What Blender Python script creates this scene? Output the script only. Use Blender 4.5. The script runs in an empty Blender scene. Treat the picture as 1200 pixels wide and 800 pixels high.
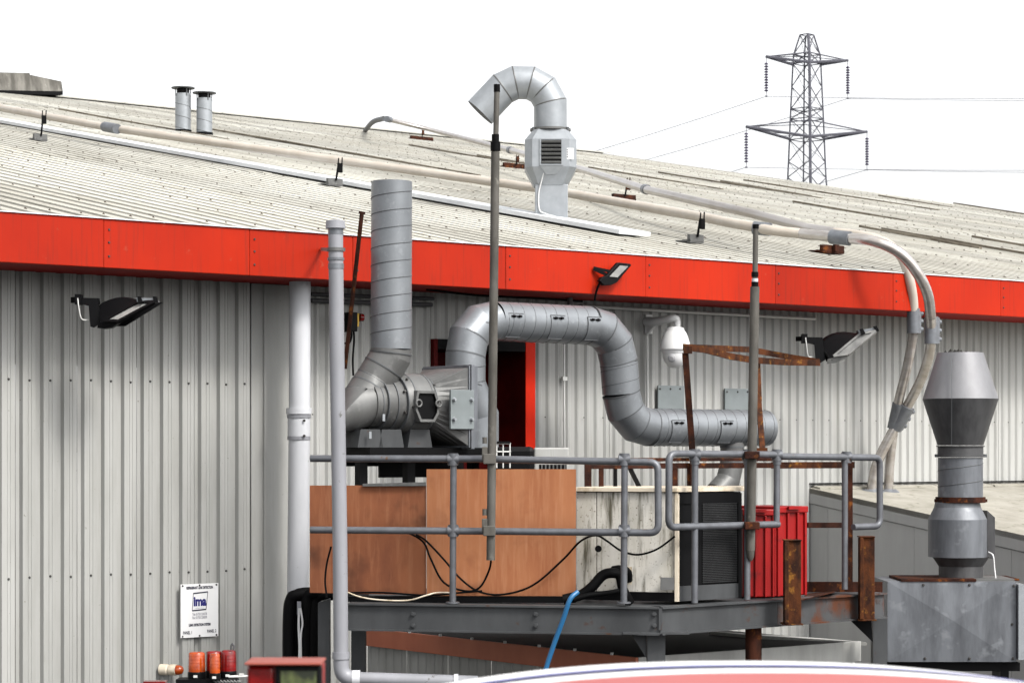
import bpy, math, random
from mathutils import Vector as V, Matrix
random.seed(7)
sc = bpy.context.scene
COL = sc.collection
# ------------------------------------------------------------------ camera
EYE, F, HY = 3.4, 2700.0, 528.0          # eye height (m), focal length in photo pixels, horizon row
cd = bpy.data.cameras.new('camera'); cam = bpy.data.objects.new('camera', cd); COL.objects.link(cam)
cam.location = (0, 0, EYE); cam.rotation_euler = (math.radians(90), 0, 0)
cd.sensor_width = 36; cd.lens = 36*F/1200; cd.shift_y = (HY-400)/1200
cd.clip_start = .1; cd.clip_end = 5000
cd.dof.use_dof = True; cd.dof.focus_distance = 21; cd.dof.aperture_fstop = 8
sc.camera = cam
# ------------------------------------------------------------------ light
SUN_EL, SUN_AZ = math.radians(48), math.radians(134)     # azimuth clockwise from +Y (view direction)
w = bpy.data.worlds.new('World'); sc.world = w; w.use_nodes = True
wn = w.node_tree.nodes; wl = w.node_tree.links
sky = wn.new('ShaderNodeTexSky'); sky.sky_type = 'NISHITA'; sky.sun_disc = False
sky.sun_elevation = SUN_EL; sky.sun_rotation = SUN_AZ; sky.dust_density = 4; sky.air_density = 1.0
hs = wn.new('ShaderNodeHueSaturation'); hs.inputs['Saturation'].default_value = .08
wl.new(sky.outputs[0], hs.inputs['Color']); wl.new(hs.outputs[0], wn['Background'].inputs[0])
wn['Background'].inputs[1].default_value = .15
sd = bpy.data.lights.new('sun', 'SUN'); sd.energy = 1.5; sd.angle = math.radians(12); sd.color = (1, .96, .9)
so = bpy.data.objects.new('sun', sd); COL.objects.link(so)
sdir = V((math.sin(SUN_AZ)*math.cos(SUN_EL), math.cos(SUN_AZ)*math.cos(SUN_EL), math.sin(SUN_EL)))
so.rotation_euler = sdir.to_track_quat('Z', 'Y').to_euler(); so.location = sdir*60
sc.cycles.max_bounces = 6; sc.cycles.diffuse_bounces = 1
sc.view_settings.view_transform = 'Standard'; sc.view_settings.look = 'None'
sc.view_settings.exposure = 1.27; sc.view_settings.gamma = 1

# ------------------------------------------------------------------ frames of reference
U = V((.792, .611, 0)).normalized(); N = V((-U.y, U.x, 0)); Z = V((0, 0, 1)); X = V((1, 0, 0)); YY = V((0, 1, 0))
ANG = math.atan2(U.y, U.x)
O = V((-600/F*19.3, 19.3, EYE)); ON = O.x*N.x + O.y*N.y
TANP = .194; EAVE = 2.009; FBOT = 1.58; WT = .85; RIDGE = 37.5; SEND = 37.7
def ray(px, py): return V(((px-600)/F, 1, (HY-py)/F))
def P(px, py, y): return V((0, 0, EYE)) + ray(px, py)*y
def PT(px, py, t):
    r = ray(px, py); return V((0, 0, EYE)) + r*((ON+t)/(r.x*N.x+r.y*N.y))
def B(s, t, z): return O + U*s + N*t + Z*z
def S_of(p): return (p-O).dot(U)
def T_of(p): return (p-O).dot(N)
def PR(px, py, h=0):
    r = ray(px, py); m = r.x*N.x + r.y*N.y
    y = (EAVE+h-ON*TANP)/(r.z-m*TANP); return V((0, 0, EYE)) + r*y
def pm(y): return y/F                      # metres per photo pixel at depth y

# ------------------------------------------------------------------ materials
def mat(name, col, rough=.6, metal=0, col2=None, scale=3, stretch=(1, 1, 1), lo=.4, hi=.65, bump=0, bscale=60,
        spots=None, sscale=40, slo=.68, shi=.72, objvar=0, coat=0, detail=6, col3=None, scale3=12, lo3=.5, hi3=.7, st3=(1, 1, 1), spec=.4):
    m = bpy.data.materials.new(name); m.use_nodes = True
    KA = .78                                # one exposure trim for every base colour
    col, col2, col3, spots = [tuple(q*KA for q in c) if c else c for c in (col, col2, col3, spots)]
    nt = m.node_tree; n = nt.nodes; l = nt.links; b = n['Principled BSDF']
    b.inputs['Roughness'].default_value = rough; b.inputs['Metallic'].default_value = metal
    b.inputs['Specular IOR Level'].default_value = spec
    if coat: b.inputs['Coat Weight'].default_value = coat; b.inputs['Coat Roughness'].default_value = .08
    geo = n.new('ShaderNodeNewGeometry')
    rot = n.new('ShaderNodeMapping'); rot.inputs['Rotation'].default_value = (0, 0, -ANG)
    l.new(geo.outputs['Position'], rot.inputs[0])
    def noise(sc_, st, dt=6):
        mp = n.new('ShaderNodeMapping'); mp.inputs['Scale'].default_value = st
        l.new(rot.outputs[0], mp.inputs[0])
        t = n.new('ShaderNodeTexNoise'); t.inputs['Scale'].default_value = sc_; t.inputs['Detail'].default_value = dt
        t.inputs['Roughness'].default_value = .62
        l.new(mp.outputs[0], t.inputs['Vector']); return t
    def mixin(cur, c2, t, a, z):
        r = n.new('ShaderNodeMapRange'); r.inputs[1].default_value = a; r.inputs[2].default_value = z
        l.new(t.outputs['Fac'], r.inputs[0])
        mx = n.new('ShaderNodeMix'); mx.data_type = 'RGBA'
        l.new(r.outputs[0], mx.inputs[0]); mx.inputs[7].default_value = (*c2, 1)
        if isinstance(cur, tuple): mx.inputs[6].default_value = (*cur, 1)
        else: l.new(cur, mx.inputs[6])
        return mx.outputs[2]
    cur = tuple(col)
    if col2: cur = mixin(cur, col2, noise(scale, stretch, detail), lo, hi)
    if col3: cur = mixin(cur, col3, noise(scale3, st3), lo3, hi3)
    if spots: cur = mixin(cur, spots, noise(sscale, (1, 1, 1), 3), slo, shi)
    if objvar:
        oi = n.new('ShaderNodeObjectInfo'); r = n.new('ShaderNodeMapRange')
        r.inputs[3].default_value = 1-objvar; r.inputs[4].default_value = 1+objvar*.5
        l.new(oi.outputs['Random'], r.inputs[0])
        h = n.new('ShaderNodeHueSaturation'); l.new(r.outputs[0], h.inputs['Value'])
        if isinstance(cur, tuple): h.inputs['Color'].default_value = (*cur, 1)
        else: l.new(cur, h.inputs['Color'])
        cur = h.outputs[0]
    if isinstance(cur, tuple): b.inputs['Base Color'].default_value = (*cur, 1)
    else: l.new(cur, b.inputs['Base Color'])
    if bump:
        bn = n.new('ShaderNodeBump'); bn.inputs['Strength'].default_value = bump; bn.inputs['Distance'].default_value = .01
        t = noise(bscale, (1, 1, 1)); l.new(t.outputs['Fac'], bn.inputs['Height']); l.new(bn.outputs[0], b.inputs['Normal'])
    return m
M = {}
M['clad'] = mat('grey_cladding', (.375, .375, .358), .5, 0, (.30, .30, .28), 2.2, (3, 3, .5), .4, .8, objvar=.06, spots=(.13, .12, .10), sscale=22, slo=.72, shi=.78, col3=(.20, .19, .165), scale3=9, st3=(3, 3, .12), lo3=.62, hi3=.85)
M['clad2'] = mat('pale_cladding', (.42, .42, .405), .5, 0, (.34, .34, .32), 2.0, (4, 4, .4), .4, .75, objvar=.08, spots=(.2, .2, .15), sscale=14, slo=.72, shi=.8, col3=(.22, .22, .175), scale3=7, st3=(3, 3, .12), lo3=.60, hi3=.85)
M['roof'] = mat('weathered_roof', (.50, .482, .425), .7, 0, (.35, .335, .285), 1.6, (3, .35, 1), .35, .7, objvar=.26, spots=(.12, .095, .07), sscale=7, slo=.60, shi=.78, col3=(.53, .52, .47), scale3=.4, st3=(1, .5, 1), lo3=.45, hi3=.65, spec=.2)
M['lap'] = mat('dirty_lap', (.27, .24, .19), .8, 0, (.13, .11, .085), 3, (3, .8, 1), .4, .6, spec=.1)
M['cap'] = mat('ridge_cap', (.44, .43, .39), .7, 0, (.3, .29, .26), 3, (1, 1, 1), .4, .7)
M['white_strip'] = mat('white_flashing', (.8, .82, .84), .5, 0, (.68, .7, .72), 2)
M['red'] = mat('red_fascia', (.42, .0185, .0022), .5, 0, (.33, .013, .002), 1.0, (.8, .8, .5), .35, .7, objvar=.12, col3=(.20, .020, .010), scale3=6, st3=(5, 5, .22), lo3=.52, hi3=.85, spots=(.36, .06, .03), sscale=9, slo=.66, shi=.8, spec=.12)
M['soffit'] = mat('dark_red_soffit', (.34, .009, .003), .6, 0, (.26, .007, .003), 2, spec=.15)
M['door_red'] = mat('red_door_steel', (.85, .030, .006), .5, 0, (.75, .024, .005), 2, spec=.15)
M['door_dark'] = mat('shaded_red_door', (.085, .003, .0025), .5, 0, (.04, .002, .002), 2, spec=.1)  # darker copy of the door red, doorway shade put into its colour
M['galv'] = mat('galvanised_duct', (.235, .250, .265), .40, .5, (.18, .192, .205), 4, (1, 1, 1), .35, .7, bump=.18, bscale=4, spots=(.27, .285, .30), sscale=16, slo=.55, shi=.75)
M['galv_dull'] = mat('dull_galvanised', (.150, .151, .148), .48, .3, (.092, .092, .09), 3.5, (1, 1, .6), .35, .7, bump=.2, bscale=4, spots=(.185, .187, .182), sscale=12, slo=.58, shi=.75)
M['galv_light'] = mat('bright_galvanised', (.34, .36, .38), .4, .35, (.27, .288, .305), 6, (1, 1, 1), .35, .7, bump=.08, bscale=7)
M['galv_blue'] = mat('weathered_duct_box', (.165, .175, .192), .5, .3, (.085, .09, .10), 2.6, (2.2, 2.2, .5), .38, .68, bump=.15, bscale=5, spots=(.25, .262, .28), sscale=5, slo=.60, shi=.78)
M['seam'] = mat('duct_seam', (.10, .105, .11), .6, .3)
M['pvc_w'] = mat('white_pvc', (0.5772, 0.585, 0.6084), .35, 0, (0.4836, 0.4914, 0.5148), 3, (1, 1, .3), .4, .7, spots=(0.312, 0.312, 0.2964), sscale=12, slo=.72, shi=.8)
M['pvc_g'] = mat('grey_pvc', (0.2604, 0.2635, 0.2852), .42, 0, (0.2108, 0.2139, 0.2294), 4, (1, 1, .3), .4, .7, spots=(0.0992, 0.0992, 0.093), sscale=14, slo=.68, shi=.74)
M['pipe'] = mat('cream_pipe', (.50, .45, .39), .26, 0, (.42, .37, .31), 3, (1, 1, 1), .4, .7, spec=.5)
M['pipe_grey'] = mat('silver_grey_pipe', (.58, .55, .53), .3, .75, (.48, .44, .41), 3, (1, 1, 1), .4, .7)
M['pipe_tan'] = mat('brushed_steel_pipe', (.60, .57, .54), .25, .7, (.42, .37, .33), 5, (1, 1, 3), .4, .7)
M['coupling'] = mat('pipe_coupling', (0.195, 0.208, 0.2275), .45, .4, (0.143, 0.1495, 0.1625), 8)
M['steel'] = mat('painted_steel', (.062, .065, .068), .55, .0, (.036, .038, .04), 3, (1, 1, .4), .35, .7, spots=(.06, .028, .016), sscale=6, slo=.64, shi=.74, spec=.25)
M['rail'] = mat('galvanised_tube', (0.156, 0.1625, 0.1788), .45, .4, (0.104, 0.1073, 0.117), 9, (1, 1, 1), .35, .7, spots=(0.13, 0.065, 0.0325), sscale=7, slo=.70, shi=.75)
M['pole'] = mat('weathered_tube', (.115, .108, .096), .7, 0, (.06, .056, .048), 8, (1, 1, .4), .35, .7, spots=(.2, .19, .165), sscale=9, slo=.62, shi=.74, spec=.2)
M['rust'] = mat('rusty_steel', (.055, .018, .010), .85, .0, (.02, .009, .007), 9, (1, 1, .6), .4, .62, bump=.5, bscale=70, spots=(.17, .055, .012), sscale=11, slo=.58, shi=.70, spec=.1)
M['rust_l'] = mat('orange_rust', (.085, .028, .010), .85, .0, (.026, .011, .007), 9, (1, 1, .5), .42, .6, bump=.5, bscale=70, spots=(.24, .105, .02), sscale=12, slo=.58, shi=.72, spec=.1)
M['steel_r'] = mat('rust_stained_steel', (.07, .072, .075), .6, .0, (.045, .045, .046), 3, (1, 1, .4), .35, .7, col3=(.085, .03, .014), scale3=4, lo3=.48, hi3=.62, st3=(1, 1, .7), spots=(.03, .014, .01), sscale=8, slo=.58, shi=.7, spec=.2)
M['ply'] = mat('plywood', (.46, .19, .086), .65, 0, (.345, .125, .054), 1.6, (1.6, 1.6, .6), .36, .68, col3=(.50, .235, .12), scale3=9, st3=(3, 3, .25), lo3=.46, hi3=.85, spots=(.27, .10, .045), sscale=4, slo=.58, shi=.9, spec=.2)
M['ply_d'] = mat('dark_plywood', (.275, .098, .043), .65, 0, (.15, .05, .025), 1.5, (1.5, 1.5, .6), .36, .66, col3=(.33, .138, .068), scale3=9, st3=(3, 3, .3), lo3=.5, hi3=.8, spots=(.10, .038, .02), sscale=3, slo=.55, shi=.8, spec=.2)  # darker, redder tone for the lower sheet
M['ac'] = mat('stained_white_steel', (.66, .635, .58), .5, 0, (.40, .37, .30), 1.3, (2.5, 2.5, .8), .42, .70, col3=(.10, .09, .062), scale3=3.6, st3=(4, 4, .5), lo3=.52, hi3=.68, spots=(.14, .115, .08), sscale=45, slo=.60, shi=.74, spec=.3)
M['ac_trim'] = mat('cream_frame', (.66, .58, .46), .6, 0, (.3, .22, .12), 6, (1, 1, 1), .5, .7)
M['black'] = mat('black_steel', (.003, .003, .0035), .5, spec=.1)
M['coil'] = mat('dark_coil_fins', (.03, .031, .032), .5, .2, (.012, .012, .013), 6, (1, 1, .5), .4, .7, spots=(.14, .14, .14), sscale=9, slo=.70, shi=.8)
M['rubber'] = mat('black_rubber', (.002, .002, .0023), .6, spec=.08)
M['crate'] = mat('red_plastic', (.30, .006, .006), .45, 0, (.20, .004, .004), 4, (2, 2, .5), .4, .7, spots=(.06, .005, .005), sscale=6, slo=.62, shi=.76, spec=.25)
M['terra'] = mat('terracotta_board', (.50, .155, .08), .6, 0, (.40, .115, .06), 3, (1, 1, .5), .35, .7)
M['shed'] = mat('shed_cladding', (.42, .42, .40), .55, 0, (.32, .32, .30), 2, (3, 3, .5), .4, .7)
M['shedroof'] = mat('shed_roof', (.02, .02, .02), .8, spec=.1)
M['panel'] = mat('smooth_grey_panel', (.44, .44, .43), .5, 0, (.38, .38, .37), 1.4, (3, 3, .5), .4, .75, objvar=.06)
M['moss'] = mat('mossy_roof', (.36, .342, .295), .85, 0, (.25, .235, .195), 2.5, (1, 1, 1), .38, .68, bump=.3, bscale=30, spots=(.10, .10, .06), sscale=8, slo=.60, shi=.74)
M['concrete'] = mat('stained_vent_box', (.19, .18, .16), .85, 0, (.075, .07, .06), 1.8, (2, 2, .5), .4, .62, spots=(.30, .29, .26), sscale=5, slo=.62, shi=.74)
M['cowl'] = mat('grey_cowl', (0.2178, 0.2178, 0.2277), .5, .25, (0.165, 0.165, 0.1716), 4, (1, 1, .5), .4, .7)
M['cowl_d'] = mat('dark_cowl', (.07, .07, .072), .55, .2, (.04, .04, .042), 5, (2, 2, .6), .4, .7)  # darker grey for lower cone, lower neck, upper flange and side duct
M['lampglass'] = mat('lamp_glass', (.26, .26, .25), .15, 0, (.16, .16, .155), 6)
M['white'] = mat('white_plastic', (0.72, 0.72, 0.72), .35, 0, (0.666, 0.666, 0.657), 6)
M['lens_grey'] = mat('smoked_dome', (.36, .36, .37), .15)
M['plate'] = mat('blue_grey_plate', (.20, .225, .23), .5, .1, (.165, .187, .19), 4)
M['alu'] = mat('ribbed_white_conduit', (.62, .62, .60), .45)
M['dconduit'] = mat('dark_conduit', (.07, .07, .075), .5)
M['ink'] = mat('navy_print', (.012, .012, .14), .5)
M['inkb'] = mat('black_print', (.03, .03, .05), .5)
M['inkg'] = mat('grey_print', (.30, .30, .34), .5)
M['amber'] = mat('amber_lens', (.42, .06, .002), .2, coat=.4, col2=(.26, .028, .001), scale=26)
M['redlens'] = mat('red_lens', (.21, .002, .002), .2, coat=.4, col2=(.12, .001, .001), scale=26)
M['yellow'] = mat('yellow_plate', (.7, .42, .04), .5)
M['hose'] = mat('blue_hose', (.018, .12, .27), .4)
M['vanred'] = mat('faded_red_paint', (.41, .055, .048), .35, 0, spec=.4)
M['lampred'] = mat('dark_red_housing', (.24, .008, .006), .35, 0, (.18, .006, .004), 8)
M['lampcap'] = mat('faded_pink_cap', (.26, .05, .03), .5)
M['vanwhite'] = mat('white_van_paint', (.80, .80, .80), .5, 0, spec=.3)
M['vanblue'] = mat('blue_stripe', (.05, .06, .28), .4)
M['glass'] = mat('dark_glass', (.03, .035, .035), .08)
M['green_reflection'] = mat('mirror_reflection', (.10, .12, .05), .1, 0, (.03, .035, .025), 14, (1, 1, .6), .42, .55)  # green mottling paints reflected greenery into the glass colour
M['ground'] = mat('asphalt_ground', (.055, .055, .056), .9, 0, (.04, .04, .04), .8, bump=.3, bscale=40)
M['pylon'] = mat('pylon_steel', (.10, .10, .12), .6, .2)
M['insul'] = mat('glazed_insulator', (.05, .04, .075), .3)
M['wire'] = mat('line_wire', (.30, .30, .32), .6, .2)
M['dirt'] = mat('black_debris', (.02, .018, .015), .95, bump=.6, bscale=50)
M['screw'] = mat('screw_head', (.045, .042, .04), .6, .2)
M['rscrew'] = mat('roof_fixing', (.07, .055, .045), .7, spec=.1)
M['label'] = mat('white_label', (0.76, 0.76, 0.76), .5)

# ------------------------------------------------------------------ mesh builder
class MB:
    def __init__(s): s.v = []; s.f = []; s.sm = []
    def add(s, vs, fs, smooth=False):
        k = len(s.v); s.v += [V(v) for v in vs]
        for f in fs: s.f.append([i+k for i in f]); s.sm.append(smooth)
        return s
    def box(s, c, a, b, d):               # centre and three half-vectors
        c = V(c); a = V(a); b = V(b); d = V(d)
        if a.cross(b).dot(d) < 0: a = -a
        vs = [c+a*i+b*j+d*k for k in (-1, 1) for j in (-1, 1) for i in (-1, 1)]
        return s.add(vs, [(0, 2, 3, 1), (4, 5, 7, 6), (0, 1, 5, 4), (2, 6, 7, 3), (0, 4, 6, 2), (1, 3, 7, 5)])
    def ubox(s, p, q):                    # box between two corners in the wall frame (s,t,z)
        c = B(*[(i+j)/2 for i, j in zip(p, q)])
        return s.box(c, U*(abs(q[0]-p[0])/2), N*(abs(q[1]-p[1])/2), Z*(abs(q[2]-p[2])/2))
    def bar(s, a, b, w, h, up=Z):
        a = V(a); b = V(b); d = (b-a); u = V(up)
        r = d.cross(u)
        if r.length < 1e-6: r = d.cross(X)
        r.normalize(); u = r.cross(d).normalized()
        return s.box((a+b)/2, d/2, r*w/2, u*h/2)
    def tube(s, pts, r, n=12, caps=True, smooth=True, sharp=False, e0=None):
        pts = [V(p) for p in pts]; rs = r if isinstance(r, (list, tuple)) else [r]*len(pts)
        d = [(pts[i+1]-pts[i]).normalized() for i in range(len(pts)-1)]
        ref = V(e0) if e0 is not None else (Z if abs(d[0].z) < .9 else X)
        a1 = (ref - d[0]*ref.dot(d[0])).normalized(); a2 = d[0].cross(a1)
        off = [a1*math.cos(2*math.pi*k/n)+a2*math.sin(2*math.pi*k/n) for k in range(n)]
        rings = [[pts[0]+o*rs[0] for o in off]]; 
        for i in range(1, len(pts)):
            if i < len(pts)-1:
                bn = (d[i-1]+d[i]).normalized(); den = bn.dot(d[i-1])
                sl = [o - d[i-1]*(o.dot(bn)/den) for o in off]
                rings.append([pts[i]+q*rs[i] for q in sl])
                off = [q - d[i]*q.dot(d[i]) for q in sl]
            else: rings.append([pts[i]+o*rs[i] for o in off])
        if sharp:
            for i in range(len(rings)-1):
                s.add(rings[i]+rings[i+1], [(k, (k+1) % n, n+(k+1) % n, n+k) for k in range(n)], smooth)
        else:
            vs = [p for rg in rings for p in rg]
            s.add(vs, [(i*n+k, i*n+(k+1) % n, (i+1)*n+(k+1) % n, (i+1)*n+k) for i in range(len(rings)-1) for k in range(n)], smooth)
        if caps:
            s.add(rings[0], [tuple(reversed(range(n)))]); s.add(rings[-1], [tuple(range(n))])
        return s
    def lathe(s, base, prof, n=24, axis=Z, smooth=True, sharp=True, caps=True):
        base = V(base); ax = V(axis).normalized()
        e1 = (X if abs(ax.x) < .9 else Z); e1 = (e1-ax*e1.dot(ax)).normalized(); e2 = ax.cross(e1)
        ring = lambda r, h: [base+ax*h+(e1*math.cos(2*math.pi*k/n)+e2*math.sin(2*math.pi*k/n))*r for k in range(n)]
        fs = [(k, (k+1) % n, n+(k+1) % n, n+k) for k in range(n)]
        if sharp:
            for (r0, h0), (r1, h1) in zip(prof[:-1], prof[1:]): s.add(ring(r0, h0)+ring(r1, h1), fs, smooth)
        else:
            vs = [p for r, h in prof for p in ring(r, h)]
            s.add(vs, [(i*n+a, i*n+b, i*n+c, i*n+d_) for i in range(len(prof)-1) for a, b, c, d_ in fs], smooth)
        if caps:
            s.add(ring(*prof[0]), [tuple(reversed(range(n)))]); s.add(ring(*prof[-1]), [tuple(range(n))])
        return s
    def prism(s, poly, ext):
        ext = V(ext); n = len(poly); vs = [V(p) for p in poly]+[V(p)+ext for p in poly]
        fs = [(k, (k+1) % n, n+(k+1) % n, n+k) for k in range(n)]+[tuple(reversed(range(n))), tuple(range(n, 2*n))]
        return s.add(vs, fs)
    def quad(s, *p): return s.add(p, [tuple(range(len(p)))])
    def mesh(s, name, m, off=V((0, 0, 0))):
        me = bpy.data.meshes.new(name); me.from_pydata([v-off for v in s.v], [], s.f)
        me.polygons.foreach_set('use_smooth', s.sm); me.materials.append(m); me.update(); return me
    def build(s, name, m, parent=None, label=None, cat=None, group=None, kind=None, bevel=0):
        if parent is None:
            xs = [v.x for v in s.v]; ys = [v.y for v in s.v]; zs = [v.z for v in s.v]
            loc = V(((min(xs)+max(xs))/2, (min(ys)+max(ys))/2, min(zs)))
        else: loc = parent['_o'] if False else ORIG[parent.name]
        o = bpy.data.objects.new(name, s.mesh(name, M[m], loc)); COL.objects.link(o)
        if parent is None: o.location = loc
        else: o.parent = parent
        ORIG[o.name] = loc
        tag(o, label, cat, group, kind)
        if bevel:
            b = o.modifiers.new('bevel', 'BEVEL'); b.width = bevel; b.segments = 2; b.limit_method = 'ANGLE'
        return o
ORIG = {}
def tag(o, label=None, cat=None, group=None, kind=None):
    if label: o['label'] = label
    if cat: o['category'] = cat
    if group: o['group'] = group
    if kind: o['kind'] = kind
def thing(name, label, cat, loc, group=None):
    o = bpy.data.objects.new(name, None); o.location = loc; o.empty_display_size = .2; COL.objects.link(o)
    ORIG[o.name] = V(loc); tag(o, label, cat, group); return o
def place(name, me, parent, loc, rz=0):   # a part that shares mesh data
    o = bpy.data.objects.new(name, me); COL.objects.link(o)
    o.parent = parent; o.location = V(loc)-ORIG[parent.name]; o.rotation_euler = (0, 0, rz)
    ORIG[o.name] = ORIG[parent.name]; return o
def copy_thing(src, loc, label=None, rz=None):
    c = src.copy(); COL.objects.link(c); c.location = loc
    if rz is not None: c.rotation_euler = (0, 0, rz)
    if label: c['label'] = label
    for ch in list(src.children):
        d = ch.copy(); COL.objects.link(d); d.parent = c
        for g in list(ch.children):
            e = g.copy(); COL.objects.link(e); e.parent = d
    return c
def smooth(pts, k=6):                      # Catmull-Rom
    pts = [V(p) for p in pts]; q = [pts[0]*2-pts[1]]+pts+[pts[-1]*2-pts[-2]]; out = []
    for i in range(1, len(q)-2):
        for j in range(k):
            t = j/k; a, b, c, d = q[i-1:i+3]
            out.append(.5*((2*b)+(c-a)*t+(2*a-5*b+4*c-d)*t*t+(3*b-a-3*c+d)*t**3))
    return out+[pts[-1]]
def arc_fillet(pts, r, k=8):               # rounded corners on a polyline
    pts = [V(p) for p in pts]; out = [pts[0]]
    for a, b, c in zip(pts[:-2], pts[1:-1], pts[2:]):
        p = b+(a-b).normalized()*r; q = b+(c-b).normalized()*r
        for j in range(k+1):
            t = j/k; out.append(p*(1-t)**2+b*2*t*(1-t)+q*t*t)
    return out+[pts[-1]]
def helix(a, b, r, pitch, n=20, ph=0, hand=1):
    a = V(a); b = V(b); d = (b-a); L = d.length; d.normalize()
    e1 = (Z if abs(d.z) < .9 else X); e1 = (e1-d*e1.dot(d)).normalized(); e2 = d.cross(e1)
    k = int(L/pitch*n)
    return [a+d*(L*i/k)+(e1*math.cos(hand*2*math.pi*i/n+ph)+e2*math.sin(hand*2*math.pi*i/n+ph))*r for i in range(k+1)]
def ring_band(mb, c, axis, r, h, n=24): mb.lathe(V(c)-V(axis).normalized()*h/2, [(r, 0), (r, h)], n, axis)

# ================================================================== GROUND
g = MB(); g.quad((-2500, -300, 0), (2500, -300, 0), (2500, 4000, 0), (-2500, 4000, 0))
g.build('ground', 'ground', kind='structure')

# ================================================================== FACTORY BUILDING
fac = thing('factory_building', 'long grey clad factory with a red fascia below its shallow ribbed roof', 'building', B(5, WT, -EYE))
# roof sheets: four lengths up the slope, one metre cover, four trapezoid ribs each
SL, NSL = RIDGE/4, 4
prof = []
for k in range(4):
    x = k/4; prof += [(x, 0), (x+.088, 0), (x+.095, .045), (x+.235, .045), (x+.242, 0)]
prof += [(1.0, 0), (1.02, .004)]
def roof_mesh(r):
    mb = MB(); y0, y1 = .05, SL+.17
    vs = []
    for y in (y0, y1):
        for x, h in prof: vs.append(V((x, y, y*TANP+h)))
    n = len(prof)
    mb.add(vs, [(i, i+1, n+i+1, n+i) for i in range(n-1)])
    # folded lower lip gives the sheet a visible end lap
    vs = [V((x, y0, y0*TANP+h)) for x, h in prof]+[V((x, y0, y0*TANP+h-.012)) for x, h in prof]
    mb.add(vs, [(n+i, n+i+1, i+1, i) for i in range(n-1)])
    return mb.mesh('roof_sheet', M['roof'])
rm = roof_mesh(0)
for i in range(-3, 38):
    for k in range(NSL):
        o = place('roof_sheet', rm, fac, B(i, k*SL, EAVE-.05+k*SL*TANP+.007*k+.004+random.uniform(0, .003)), ANG)
# back slope, ridge cap, gables
mb = MB(); mb.quad(B(-3, RIDGE, EAVE+RIDGE*TANP-.03), B(38, RIDGE, EAVE+RIDGE*TANP-.03), B(38, RIDGE+30, EAVE+(RIDGE-30)*TANP), B(-3, RIDGE+30, EAVE+(RIDGE-30)*TANP))
mb.build('rear_roof_slope', 'cap', fac)
for i in range(14):
    a, b = -3+i*3, -3+i*3+2.985
    zr = EAVE+RIDGE*TANP+.085
    mb = MB(); mb.prism([B(a, RIDGE-.38, zr-.38*TANP), B(a, RIDGE, zr), B(a, RIDGE+.38, zr-.38*TANP), B(a, RIDGE+.38, zr-.38*TANP-.03), B(a, RIDGE, zr-.03), B(a, RIDGE-.38, zr-.38*TANP-.03)], U*min(b-a, 38-a))
    mb.build('ridge_cap', 'cap', fac)
mb = MB()
for s in (-3, SEND+.2):
    mb.add([B(s, WT, -EYE), B(s, RIDGE, -EYE), B(s, RIDGE+30, -EYE), B(s, RIDGE+30, EAVE+(RIDGE-30)*TANP-.05), B(s, RIDGE, EAVE+RIDGE*TANP-.06), B(s, 0, EAVE-.06), B(s, 0, FBOT), B(s, WT, FBOT)], [tuple(range(8))])
mb.build('gable_wall', 'clad2', fac)
mb = MB()
for i in range(-12, 151):
    s = i/4+.16
    for k in range(26):
        t = .35+k*1.45
        if random.random() < .3 or t > RIDGE-.5: continue
        t += random.uniform(-.05, .05); kk = min(int(t/SL), 3)
        c = B(s+random.uniform(-.01, .01), t, EAVE-.05+t*TANP+.045+.007*kk); r = random.uniform(.013, .025)
        mb.add([c+U*r, c+N*r*1.6, c-U*r, c-N*r*1.6, c+Z*.022], [(0, 1, 4), (1, 2, 4), (2, 3, 4), (3, 0, 4)])
mb.build('roof_fixings', 'rscrew', fac, kind='stuff')
for (x0, y0_, x1) in ((240, 150, 480), (300, 160, 560), (480, 170, 600), (690, 196, 835), (772, 202, 950), (845, 212, 950), (872, 211, 1100), (1008, 265, 1130), (1034, 268, 1290), (1030, 229, 1105), (1140, 277, 1290), (1118, 238, 1290), (70, 128, 260), (560, 182, 690), (930, 236, 1060)):
    a = PR(x0, y0_, .05); t0_, s0_ = T_of(a), S_of(a); tt = t0_
    while tt > 1:
        b_ = B(s0_, tt, EAVE-.05+tt*TANP+.06)
        if b_.x/b_.y*F+600 > x1: break
        tt -= .5
    mb = MB(); mb.bar(a, b_, .06, .035); mb.build('side_lap', 'lap', fac)
# fascia panels
joints = [-3]+[S_of(PT(px, 300, 0)) for px in (-60, 122, 293, 414, 593, 757, 909, 1047, 1173, 1330)]
joints += [joints[-1]+2*i for i in range(1, 10)]
joints = [j for j in joints if j < SEND]+[SEND+.1]
for a, b in zip(joints[:-1], joints[1:]):
    e = random.uniform(0, .006)
    mb = MB(); mb.ubox((a+.0012, -.0+e, FBOT), (b-.0012, .045, EAVE-.004))
    pf = mb.build('fascia_panel', 'red', fac, bevel=.006)
    rv = MB()
    for zz in (FBOT+.10, FBOT+.22, FBOT+.33):
        rv.lathe(B(a+.05, -.0+e, zz), [(.011, 0), (.008, .008)], 8, -N)
    rv.build('rivet', 'screw', pf)
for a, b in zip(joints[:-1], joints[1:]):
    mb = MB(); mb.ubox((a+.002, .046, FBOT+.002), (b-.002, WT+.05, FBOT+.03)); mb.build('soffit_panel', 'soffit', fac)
mb = MB(); mb.prism([B(-3, -.012, EAVE-.006), B(-3, -.012, EAVE), B(-3, .16, EAVE+.022), B(-3, .16, EAVE+.016)], U*(SEND+3)); mb.build('eave_flashing', 'white_strip', fac)
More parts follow.
